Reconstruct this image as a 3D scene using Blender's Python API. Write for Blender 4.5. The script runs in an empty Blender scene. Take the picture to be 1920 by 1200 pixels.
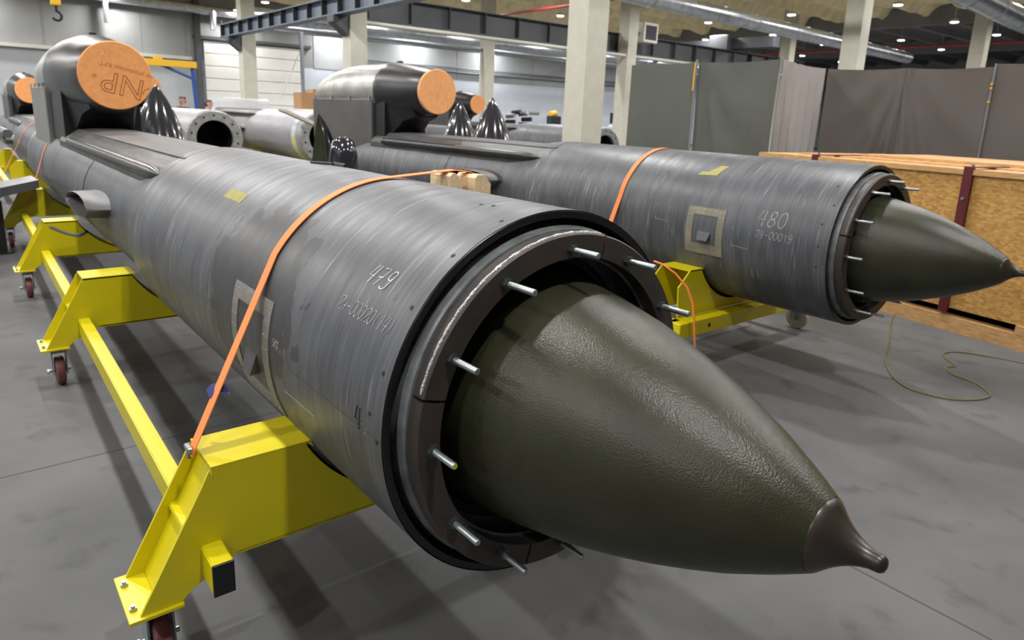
import bpy, bmesh, math, random
from mathutils import Vector, Matrix, noise
random.seed(7)
C = bpy.context.scene.collection
PI = math.pi
R = math.radians

# ------------------------------------------------------------------ materials
def mat(name, col, rough=0.5, metal=0.0, var=0.0, scale=8.0, bump=0.0, bscale=60.0, col2=None, stretch=(1, 1, 1), spec=0.5, emit=0.0, alpha=1.0, coat=0.0, detail=4.0, coord='Object', trans=0.0):
    m = bpy.data.materials.new(name); m.use_nodes = True
    n = m.node_tree.nodes; l = m.node_tree.links
    b = n['Principled BSDF']
    b.inputs['Base Color'].default_value = (*col, 1)
    b.inputs['Roughness'].default_value = rough
    b.inputs['Metallic'].default_value = metal
    b.inputs['Specular IOR Level'].default_value = spec
    b.inputs['Coat Weight'].default_value = coat
    if alpha < 1: b.inputs['Alpha'].default_value = alpha
    if trans: b.inputs['Transmission Weight'].default_value = trans
    if emit:
        b.inputs['Emission Color'].default_value = (*col, 1)
        b.inputs['Emission Strength'].default_value = emit
    if var or col2 or bump:
        tc = n.new('ShaderNodeTexCoord'); mp = n.new('ShaderNodeMapping')
        mp.inputs['Scale'].default_value = stretch
        l.new(tc.outputs[coord], mp.inputs['Vector'])
    if var or col2:
        t = n.new('ShaderNodeTexNoise'); t.inputs['Scale'].default_value = scale; t.inputs['Detail'].default_value = detail
        l.new(mp.outputs['Vector'], t.inputs['Vector'])
        r = n.new('ShaderNodeValToRGB')
        c2 = col2 or tuple(min(1, c * (1 + var)) for c in col)
        c1 = col if col2 else tuple(c * (1 - var) for c in col)
        r.color_ramp.elements[0].position = 0.3; r.color_ramp.elements[1].position = 0.7
        r.color_ramp.elements[0].color = (*c1, 1); r.color_ramp.elements[1].color = (*c2, 1)
        l.new(t.outputs['Fac'], r.inputs['Fac']); l.new(r.outputs['Color'], b.inputs['Base Color'])
    if bump:
        t2 = n.new('ShaderNodeTexNoise'); t2.inputs['Scale'].default_value = bscale; t2.inputs['Detail'].default_value = 3
        l.new(mp.outputs['Vector'], t2.inputs['Vector'])
        bp = n.new('ShaderNodeBump'); bp.inputs['Strength'].default_value = bump; bp.inputs['Distance'].default_value = 0.01
        l.new(t2.outputs['Fac'], bp.inputs['Height']); l.new(bp.outputs['Normal'], b.inputs['Normal'])
    return m

def node(nt, typ, **kw):
    n = nt.nodes.new(typ)
    for k, v in kw.items():
        if k.startswith('i_'): n.inputs[k[2:].replace('_', ' ')].default_value = v
        else: setattr(n, k, v)
    return n

def skin_material(name, stain=None):
    """grey composite skin: hoop-wise wound streaks, chalky scuffs, stains (UV = metres along / around)"""
    m = bpy.data.materials.new(name); m.use_nodes = True
    nt = m.node_tree; l = nt.links; b = nt.nodes['Principled BSDF']
    uv = node(nt, 'ShaderNodeTexCoord')
    def nz(scale, sx, sy, det=4, rot=0.0):
        mp = node(nt, 'ShaderNodeMapping'); mp.inputs['Scale'].default_value = (sx, sy, 1); mp.inputs['Rotation'].default_value = (0, 0, rot)
        l.new(uv.outputs['UV'], mp.inputs['Vector'])
        t = node(nt, 'ShaderNodeTexNoise'); t.inputs['Scale'].default_value = scale; t.inputs['Detail'].default_value = det
        l.new(mp.outputs['Vector'], t.inputs['Vector']); return t.outputs['Fac']
    def ramp(fac, p0, p1, c0, c1):
        r = node(nt, 'ShaderNodeValToRGB'); e = r.color_ramp.elements
        e[0].position = p0; e[1].position = p1; e[0].color = (*c0, 1); e[1].color = (*c1, 1)
        l.new(fac, r.inputs['Fac']); return r.outputs['Color']
    def mix(fac, a, c, typ='MIX'):
        x = node(nt, 'ShaderNodeMixRGB', blend_type=typ)
        if isinstance(fac, float): x.inputs[0].default_value = fac
        else: l.new(fac, x.inputs[0])
        l.new(a, x.inputs[1]); 
        if isinstance(c, tuple): x.inputs[2].default_value = (*c, 1)
        else: l.new(c, x.inputs[2])
        return x.outputs[0]
    base = ramp(nz(1.0, 14, 2.2, 6, 0.25), 0.3, 0.72, (.056, .060, .068), (.096, .102, .114))
    big = ramp(nz(1.6, 1, 1, 3), 0.35, 0.65, (.72, .72, .72), (1.12, 1.12, 1.12))
    col = mix(1.0, base, big, 'MULTIPLY')
    fine = ramp(nz(1.0, 90, 5, 3, 0.3), 0.4, 0.68, (.88, .88, .88), (1.3, 1.3, 1.3))
    col = mix(1.0, col, fine, 'MULTIPLY')
    scr = ramp(nz(1.0, 60, 4, 2, 0.35), 0.61, 0.69, (0, 0, 0), (1, 1, 1))
    patch = ramp(nz(3.0, 1, 1, 2), 0.48, 0.62, (0, 0, 0), (.5, .5, .5))
    sc = mix(1.0, scr, patch, 'MULTIPLY')
    col = mix(sc, col, (.38, .39, .41))
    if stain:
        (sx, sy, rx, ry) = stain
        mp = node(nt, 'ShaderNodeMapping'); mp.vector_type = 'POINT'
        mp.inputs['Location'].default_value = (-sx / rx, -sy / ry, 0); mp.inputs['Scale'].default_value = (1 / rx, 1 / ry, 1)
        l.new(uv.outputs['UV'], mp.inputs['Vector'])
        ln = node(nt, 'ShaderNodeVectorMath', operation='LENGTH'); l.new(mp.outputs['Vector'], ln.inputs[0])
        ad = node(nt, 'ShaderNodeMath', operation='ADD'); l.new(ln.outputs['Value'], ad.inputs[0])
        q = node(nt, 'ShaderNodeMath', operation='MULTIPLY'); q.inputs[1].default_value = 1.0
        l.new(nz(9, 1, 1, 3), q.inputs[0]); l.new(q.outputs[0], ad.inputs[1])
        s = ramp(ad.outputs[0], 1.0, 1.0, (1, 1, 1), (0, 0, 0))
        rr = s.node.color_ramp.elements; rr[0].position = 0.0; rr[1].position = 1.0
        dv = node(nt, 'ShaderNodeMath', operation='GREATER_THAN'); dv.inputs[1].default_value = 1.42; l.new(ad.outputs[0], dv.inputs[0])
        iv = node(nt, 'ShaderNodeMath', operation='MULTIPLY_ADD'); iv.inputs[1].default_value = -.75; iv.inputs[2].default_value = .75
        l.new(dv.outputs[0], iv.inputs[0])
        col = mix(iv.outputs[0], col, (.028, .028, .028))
    l.new(col, b.inputs['Base Color'])
    rg = ramp(nz(1.0, 20, 3, 4, 0.3), 0.3, 0.7, (.36,) * 3, (.5,) * 3)
    l.new(rg, b.inputs['Roughness'])
    b.inputs['Specular IOR Level'].default_value = .55
    bp = node(nt, 'ShaderNodeBump'); bp.inputs['Strength'].default_value = .12; bp.inputs['Distance'].default_value = .004
    l.new(nz(1.0, 120, 10, 3, 0.3), bp.inputs['Height']); l.new(bp.outputs['Normal'], b.inputs['Normal'])
    return m

M = {}
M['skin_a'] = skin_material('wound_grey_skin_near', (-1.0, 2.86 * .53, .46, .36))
M['skin_b'] = skin_material('wound_grey_skin')
M['saddle'] = mat('saddle_grey', (.085, .083, .083), .5, var=.25, scale=3, stretch=(1, 4, 4), bump=.1, bscale=40)
M['shoulder'] = mat('shoulder_grey', (.07, .07, .07), .42, var=.5, scale=5, stretch=(.5, 6, 6), bump=.15, bscale=30)
M['dark_rail'] = mat('dark_rail', (.022, .023, .025), .3, var=.3, scale=6)
M['inner_black'] = mat('inner_black', (.008, .008, .008), .6)
M['rubber'] = mat('black_rubber', (.006, .006, .006), .32)
M['olive'] = mat('olive_paint', (.028, .029, .015),  .32, var=.25, scale=5, bump=.17, bscale=240, spec=.38, detail=6)
M['tip'] = mat('brown_steel_tip', (.035, .027, .022), .33, metal=.25, var=.35, scale=14)
M['ring'] = mat('rusty_steel_ring', (.070, .048, .036), .5, metal=.3, col2=(.043, .042, .041), scale=11)
M['ring_rim'] = mat('ring_rim_grey', (.17, .185, .19), .42, metal=.3, var=.35, scale=16)
M['weld'] = mat('bright_weld', (.5, .51, .52), .38, metal=.6, var=.3, scale=90, bump=.5, bscale=220)
M['zinc'] = mat('zinc_steel', (.36, .40, .41), .36, metal=.85, var=.15, scale=40)
M['nut'] = mat('dark_nut', (.11, .12, .12), .4, metal=.8)
M['yellow'] = mat('yellow_paint', (.60, .51, .004), .36, var=.05, scale=3, spec=.5)
M['yellow_end'] = mat('yellow_dot', (.55, .5, .05), .5)
M['panel_frame'] = mat('bare_panel_frame', (.16, .15, .13), .5, col2=(.22, .21, .19), scale=12)
M['panel_frame_y'] = mat('primer_panel_frame', (.17, .165, .13), .5, col2=(.24, .22, .15), scale=8)
M['hatch'] = mat('hatch_grey', (.055, .055, .06), .45, var=.2, scale=8)
M['rivet'] = mat('rivet', (.55, .55, .55), .3, metal=.7)
M['orange'] = mat('orange_webbing', (.95, .23, .055), .62, var=.06, scale=60, stretch=(1, 1, 12))
M['orange_plug'] = mat('orange_foam', (.80, .34, .115), .8, var=.08, scale=20, bump=.15, bscale=80)
M['orange_plug_pale'] = mat('pale_orange_foam', (.85, .40, .16), .8, var=.06, scale=20, bump=.15, bscale=80)
M['print'] = mat('brown_print', (.30, .085, .02), .8)
M['print_dim'] = mat('dim_print', (.45, .15, .045), .8)
M['faint'] = mat('faint_print', (.58, .22, .075), .8)
M['chalk'] = mat('chalk', (.62, .63, .64), .9)
M['chalk_dim'] = mat('chalk_dim', (.40, .41, .42), .9)
M['ink'] = mat('black_marker', (.012, .012, .012), .6)
M['hole'] = mat('drilled_hole', (.012, .012, .012), .7)
M['tape'] = mat('masking_tape', (.62, .57, .22), .7, var=.1, scale=30)
M['cowl'] = mat('bare_aluminium', (.42, .43, .40), .34, metal=.7, var=.3, scale=4, stretch=(1.5, 1, 1))
M['cowl_panel'] = mat('grey_side_panel', (.10, .10, .098), .45, metal=.2, var=.12, scale=3)
M['cowl_panel_light'] = mat('light_side_panel', (.27, .27, .26), .45, metal=.3, var=.08, scale=3)
M['intake'] = mat('dark_intake', (.017, .017, .020), .32, var=.25, scale=3)
M['intake_black'] = mat('black_pylon', (.010, .010, .012), .42)
M['gloss'] = mat('gloss_black_shell', (.02, .021, .028), .13, coat=.6)
M['shell_in'] = mat('olive_shell_inside', (.17, .19, .13), .6, var=.2, scale=4)
M['maroon'] = mat('maroon_wheel', (.15, .045, .05), .5, var=.15, scale=20)
M['fork'] = mat('caster_fork', (.27, .32, .34), .42, metal=.5)
M['dark_steel'] = mat('dark_steel', (.03, .03, .032), .45, metal=.4)
M['cream_wheel'] = mat('cream_wheel', (.55, .54, .42), .5)
M['blue_web'] = mat('blue_webbing', (.015, .02, .13), .6)
M['wood'] = mat('pale_timber', (.74, .56, .34), .65, var=.14, scale=5, stretch=(1, 14, 14))
M['pine'] = mat('pine_board', (.52, .30, .12), .6, var=.22, scale=4, stretch=(1, 14, 14))
M['card'] = mat('cardboard', (.40, .23, .11), .8, var=.06, scale=5)
M['red_steel'] = mat('maroon_steel_strap', (.10, .012, .016), .4)
M['conc'] = mat('painted_concrete_column', (.50, .48, .40), .7, var=.06, scale=4, bump=.1, bscale=30)
M['wall'] = mat('grey_wall_panels', (.36, .38, .39), .6, var=.04, scale=2)
M['wall_up'] = mat('upper_wall_panels', (.25, .255, .25), .65, var=.05, scale=2)
M['wall_white'] = mat('white_wall', (.52, .56, .62), .6, var=.03, scale=2)
M['door'] = mat('sectional_door', (.66, .65, .62), .55, var=.03, scale=2)
M['ceil'] = mat('grey_ceiling', (.16, .155, .15), .8, var=.1, scale=2)
M['foam'] = mat('spray_foam', (.84, .72, .43), .85, var=.16, scale=2.2, bump=.3, bscale=9)
M['girder'] = mat('dark_girder', (.055, .058, .065), .5, var=.1, scale=2)
M['blue_girder'] = mat('blue_grey_girder', (.12, .15, .19), .5, var=.08, scale=2)
M['pipe_red'] = mat('sprinkler_pipe', (.22, .02, .02), .5)
M['galv'] = mat('galvanised', (.55, .58, .62), .28, metal=.9, var=.2, scale=5)
M['pale_pipe'] = mat('pale_pipe', (.5, .49, .43), .5)
M['grey_pipe'] = mat('grey_pipe', (.22, .24, .26), .5, metal=.3)
M['lamp'] = mat('lamp_diffuser', (1, .97, .90), .5, emit=22)
M['lamp_body'] = mat('lamp_housing', (.55, .55, .55), .4, metal=.5)
M['jib_y'] = mat('jib_yellow', (.75, .42, .02), .5)
M['jib_b'] = mat('jib_blue', (.03, .08, .30), .5)
M['skin_h'] = mat('skin', (.55, .33, .25), .6)
M['hair'] = mat('dark_hair', (.02, .016, .014), .5)
M['cloth_blue'] = mat('navy_work_shirt', (.035, .04, .09), .8)
M['cloth_tan'] = mat('tan_shirt', (.62, .42, .28), .8)
M['trouser'] = mat('dark_trousers', (.03, .03, .035), .85)
M['plastic'] = mat('clear_plastic_wrap', (.7, .72, .75), .2, alpha=.45, bump=.8, bscale=14)
M['tube_grey'] = mat('pale_grey_tube', (.30, .30, .32), .4, var=.12, scale=3, stretch=(1, 3, 3))
M['flange'] = mat('flange_steel', (.33, .33, .32), .42, metal=.5, var=.2, scale=14)
M['wing'] = mat('grey_wing_panel', (.10, .105, .11), .4, var=.1, scale=4)
M['steel_bench'] = mat('bench_steel', (.25, .26, .27), .4, metal=.5)
M['screen'] = mat('dark_screen', (.02, .02, .03), .3)
M['blue_box'] = mat('dark_blue_crate', (.03, .035, .12), .6)
M['cable'] = mat('olive_cable', (.15, .145, .03), .5)

def curtain_mat(name, col):
    return mat(name, col, .55, var=.07, scale=1.2, spec=.35)
M['curt_g'] = curtain_mat('green_grey_curtain', (.17, .178, .155))
M['curt_b'] = curtain_mat('brown_grey_curtain', (.21, .19, .177))
M['curt_w'] = curtain_mat('pale_grey_curtain', (.50, .475, .465))

def floor_material():
    m = bpy.data.materials.new('concrete_floor'); m.use_nodes = True
    nt = m.node_tree; l = nt.links; b = nt.nodes['Principled BSDF']
    tc = node(nt, 'ShaderNodeTexCoord')
    def nz(s, d): 
        t = node(nt, 'ShaderNodeTexNoise'); t.inputs['Scale'].default_value = s; t.inputs['Detail'].default_value = d
        l.new(tc.outputs['Object'], t.inputs['Vector']); return t.outputs['Fac']
    r = node(nt, 'ShaderNodeValToRGB'); e = r.color_ramp.elements
    e[0].position = .3; e[1].position = .7; e[0].color = (.078, .079, .080, 1); e[1].color = (.138, .139, .139, 1)
    l.new(nz(1.1, 8), r.inputs['Fac'])
    r2 = node(nt, 'ShaderNodeValToRGB'); e = r2.color_ramp.elements
    e[0].position = .28; e[1].position = .42; e[0].color = (.62, .62, .62, 1); e[1].color = (1, 1, 1, 1)
    l.new(nz(5, 4), r2.inputs['Fac'])
    x = node(nt, 'ShaderNodeMixRGB', blend_type='MULTIPLY'); x.inputs[0].default_value = .75
    l.new(r.outputs[0], x.inputs[1]); l.new(r2.outputs[0], x.inputs[2])
    l.new(x.outputs[0], b.inputs['Base Color'])
    b.inputs['Roughness'].default_value = .7; b.inputs['Specular IOR Level'].default_value = .22
    bp = node(nt, 'ShaderNodeBump'); bp.inputs['Strength'].default_value = .12; bp.inputs['Distance'].default_value = .01
    l.new(nz(35, 4), bp.inputs['Height']); l.new(bp.outputs['Normal'], b.inputs['Normal'])
    return m
M['floor'] = floor_material()
M['joint'] = mat('floor_joint', (.055, .052, .05), .8)
M['line'] = mat('pale_floor_line', (.36, .35, .34), .6)

def osb_material():
    m = bpy.data.materials.new('osb_board'); m.use_nodes = True
    nt = m.node_tree; l = nt.links; b = nt.nodes['Principled BSDF']
    tc = node(nt, 'ShaderNodeTexCoord')
    mp = node(nt, 'ShaderNodeMapping'); mp.inputs['Scale'].default_value = (15, 15, 38); l.new(tc.outputs['Object'], mp.inputs['Vector'])
    nzt = node(nt, 'ShaderNodeTexNoise'); nzt.inputs['Scale'].default_value = 3; l.new(tc.outputs['Object'], nzt.inputs['Vector'])
    mx = node(nt, 'ShaderNodeMixRGB'); mx.inputs[0].default_value = .25; l.new(mp.outputs['Vector'], mx.inputs[1]); l.new(nzt.outputs['Color'], mx.inputs[2])
    v = node(nt, 'ShaderNodeTexVoronoi'); v.inputs['Scale'].default_value = 2.4; l.new(mx.outputs[0], v.inputs['Vector'])
    r = node(nt, 'ShaderNodeValToRGB'); e = r.color_ramp.elements
    e[0].color = (.34, .16, .035, 1); e[1].color = (.62, .37, .11, 1); r.color_ramp.elements.new(.5).color = (.48, .26, .065, 1)
    l.new(v.outputs['Color'], r.inputs['Fac']); l.new(r.outputs[0], b.inputs['Base Color'])
    b.inputs['Roughness'].default_value = .65
    return m
M['osb'] = osb_material()

# ------------------------------------------------------------------ mesh helpers
def nb(): return bmesh.new()

def obj(name, bm, m, parent=None, smooth=False, angle=40):
    me = bpy.data.meshes.new(name)
    bmesh.ops.recalc_face_normals(bm, faces=bm.faces)
    bm.to_mesh(me); bm.free()
    if smooth:
        for p in me.polygons: p.use_smooth = True
        try: me.set_sharp_from_angle(angle=R(angle))
        except Exception: pass
    for mm in (m if isinstance(m, list) else [m]): me.materials.append(M[mm])
    o = bpy.data.objects.new(name, me); C.objects.link(o)
    if parent:
        o.parent = parent
        w = Vector((0, 0, 0)); p = parent
        while p: w += p.location; p = p.parent
        me.transform(Matrix.Translation(-w))
    else:
        xs = [v.co for v in me.vertices]
        lo = [min(c[i] for c in xs) for i in range(3)]; hi = [max(c[i] for c in xs) for i in range(3)]
        c = Vector(((lo[0] + hi[0]) / 2, (lo[1] + hi[1]) / 2, lo[2]))
        me.transform(Matrix.Translation(-c)); o.location = c
    return o

def tag(o, label, cat, group=None, kind=None):
    if kind: o['kind'] = kind
    o['label'] = label; o['category'] = cat
    if group: o['group'] = group
    return o

def thing(name, loc, label, cat, group=None):
    o = bpy.data.objects.new(name, None); C.objects.link(o); o.location = loc; o.empty_display_size = .2
    return tag(o, label, cat, group)

def struct(name, bm, m, **k):
    o = obj(name, bm, m, **k); o['kind'] = 'structure'; return o

def box(bm, a, b, bev=0.0, rot=None, about=None):
    a = Vector(a); b = Vector(b); c = (a + b) / 2; s = b - a
    r = bmesh.ops.create_cube(bm, size=1)
    vs = r['verts']
    for v in vs: v.co = Vector((v.co.x * s.x, v.co.y * s.y, v.co.z * s.z)) + c
    if bev:
        es = list({e for v in vs for e in v.link_edges})
        rb = bmesh.ops.bevel(bm, geom=es, offset=bev, segments=2, affect='EDGES', profile=.5)
        vs = list({v for f in rb['faces'] for v in f.verts} | {v for v in vs if v.is_valid})
    if rot: bmesh.ops.rotate(bm, verts=[v for v in vs if v.is_valid], cent=about or c, matrix=rot)
    return vs

def frame_from(d):
    d = Vector(d).normalized()
    up = Vector((0, 0, 1)) if abs(d.z) < .95 else Vector((0, 1, 0))
    a = d.cross(up).normalized(); b = a.cross(d).normalized()
    return a, b, d

def tube(bm, pts, r, n=10, cap=True, closed=False):
    pts = [Vector(p) for p in pts]; rs = r if isinstance(r, (list, tuple)) else [r] * len(pts)
    rings = []; a = None
    for i, p in enumerate(pts):
        if closed: d = pts[(i + 1) % len(pts)] - pts[i - 1]
        else: d = pts[min(i + 1, len(pts) - 1)] - pts[max(i - 1, 0)]
        if d.length < 1e-9: d = Vector((1, 0, 0))
        d.normalize()
        if a is None: a, b, _ = frame_from(d)
        else:
            a = (a - d * a.dot(d)); 
            if a.length < 1e-6: a, b, _ = frame_from(d)
            a.normalize(); b = a.cross(d)
        rings.append([bm.verts.new(p + (a * math.cos(2 * PI * k / n) + b * math.sin(2 * PI * k / n)) * rs[i]) for k in range(n)])
    m = len(rings)
    for i in range(m if closed else m - 1):
        A = rings[i]; B = rings[(i + 1) % m]
        for k in range(n): bm.faces.new((A[k], A[(k + 1) % n], B[(k + 1) % n], B[k]))
    if cap and not closed:
        bm.faces.new(rings[0][::-1]); bm.faces.new(rings[-1])

def loft(bm, sections, closed_ring=True, cap=(False, False), uv=None):
    """sections: list of lists of Vectors with the same count; uv(i, k, co) -> (u, v)"""
    rings = [[bm.verts.new(p) for p in s] for s in sections]
    lay = bm.loops.layers.uv.verify() if uv else None
    n = len(rings[0])
    for i in range(len(rings) - 1):
        for k in range(n if closed_ring else n - 1):
            k2 = (k + 1) % n
            f = bm.faces.new((rings[i][k], rings[i][k2], rings[i + 1][k2], rings[i + 1][k]))
            if uv:
                idx = ((i, k), (i, k + 1), (i + 1, k + 1), (i + 1, k))
                for lp, (ii, kk) in zip(f.loops, idx): lp[lay].uv = uv(ii, kk)
    if cap[0]: bm.faces.new(rings[0][::-1])
    if cap[1]: bm.faces.new(rings[-1])
    return rings

def lathe_x(bm, prof, y, z, n=64, a0=0.0, a1=2 * PI, cap=(False, False)):
    """prof: list of (x, r) revolved about the line parallel to X through (y, z)"""
    full = abs(a1 - a0 - 2 * PI) < 1e-6
    cnt = n if full else n + 1
    secs = [[Vector((x, y + r * math.cos(a0 + (a1 - a0) * k / n), z + r * math.sin(a0 + (a1 - a0) * k / n))) for k in range(cnt)] for x, r in prof]
    loft(bm, secs, closed_ring=full, cap=cap)

def lathe_z(bm, prof, x, y, n=48, cap=(False, False)):
    secs = [[Vector((x + r * math.cos(2 * PI * k / n), y + r * math.sin(2 * PI * k / n), z)) for k in range(n)] for z, r in prof]
    loft(bm, secs, cap=cap)

def prism_x(bm, poly, x0, x1):
    """extrude a (y, z) polygon between x0 and x1"""
    A = [bm.verts.new((x0, p[0], p[1])) for p in poly]; B = [bm.verts.new((x1, p[0], p[1])) for p in poly]
    n = len(poly)
    bm.faces.new(A); bm.faces.new(B[::-1])
    for k in range(n): bm.faces.new((A[k], B[k], B[(k + 1) % n], A[(k + 1) % n]))

def hexnut(bm, c, d, r, h):
    a, b, d = frame_from(d); c = Vector(c)
    A = [bm.verts.new(c + (a * math.cos(k * PI / 3) + b * math.sin(k * PI / 3)) * r) for k in range(6)]
    B = [bm.verts.new(v.co + d * h) for v in A]
    bm.faces.new(A[::-1]); bm.faces.new(B)
    for k in range(6): bm.faces.new((A[k], A[(k + 1) % 6], B[(k + 1) % 6], B[k]))

def sm(a, b, x):
    t = max(0, min(1, (x - a) / (b - a))); return t * t * (3 - 2 * t)

# ------------------------------------------------------------------ chalk lettering (single-stroke glyphs, unit height 1, width ~.55)
def arc(cx, cy, rx, ry, a0, a1, n=10):
    return [(cx + rx * math.cos(R(a0 + (a1 - a0) * k / n)), cy + ry * math.sin(R(a0 + (a1 - a0) * k / n))) for k in range(n + 1)]
G = {
 '0': [arc(.26, .5, .24, .5, 60, 420, 18)],
 '1': [[(.08, .72), (.3, 1), (.3, 0)]],
 '2': [arc(.26, .74, .24, .26, 160, -20, 9) + [(.02, .02), (.55, .04)]],
 '4': [[(.16, 1), (.0, .40), (.46, .40)], [(.40, .98), (.34, 0)]],
 '7': [[(.05, .95), (.5, .98), (.18, 0)], [(.12, .45), (.46, .5)]],
 '8': [arc(.28, .74, .18, .25, -90, 270, 14), arc(.26, .25, .23, .25, 90, 450, 14)],
 '9': [arc(.28, .72, .2, .26, 0, 360, 14) + [(.44, .3)] + arc(.2, .16, .24, .2, 30, -150, 7)],
 '-': [[(.08, .45), (.4, .45)]],
 '(': [arc(.5, .5, .3, .6, 130, 230, 8)],
 ')': [arc(.0, .5, .3, .6, 50, -50, 8)],
 'A': [[(0, 0), (.22, 1), (.48, 0)], [(.08, .38), (.42, .38)]],
 '5': [[(.5, 1), (.1, 1), (.06, .58)] + arc(.24, .3, .24, .3, 120, -150, 9)],
 '3': [arc(.22, .75, .22, .25, 150, -80, 9) + arc(.22, .25, .25, .26, 80, -150, 9)],
 'x': [[(0, 0), (.4, .6)], [(0, .6), (.4, 0)]],
 '|': [[(.2, 0), (.2, 1)]],
 'U': [[(0, 1), (.03, 0), (1.0, -.06), (1.03, .9)]],
 '.': [[(.1, .02), (.16, .06)]],
 'l': [[(0, 1.0), (.03, 0)], [(.03, 0), (1.2, .0)]],
}
def write(name, parent, text, ax, y, z, r, x, ang, h, m='chalk', rad=.0013, slant=.25, adv=.72):
    """strokes laid on the cylinder of radius r: text runs along +X, up = around towards the top"""
    bm = nb(); cx = x
    for ch in text:
        if ch == ' ': cx += .4 * h; continue
        for st in G[ch]:
            pts = []
            for (u, v) in st:
                a = ang - v * h / r
                pts.append((cx + (u + v * slant) * h, y + (r + .0004) * math.cos(a), z + (r + .0004) * math.sin(a)))
            tube(bm, pts, rad, 5)
        cx += adv * h * (1.7 if ch in 'Ul' else 1)
    return obj(name, bm, m, parent)

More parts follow.
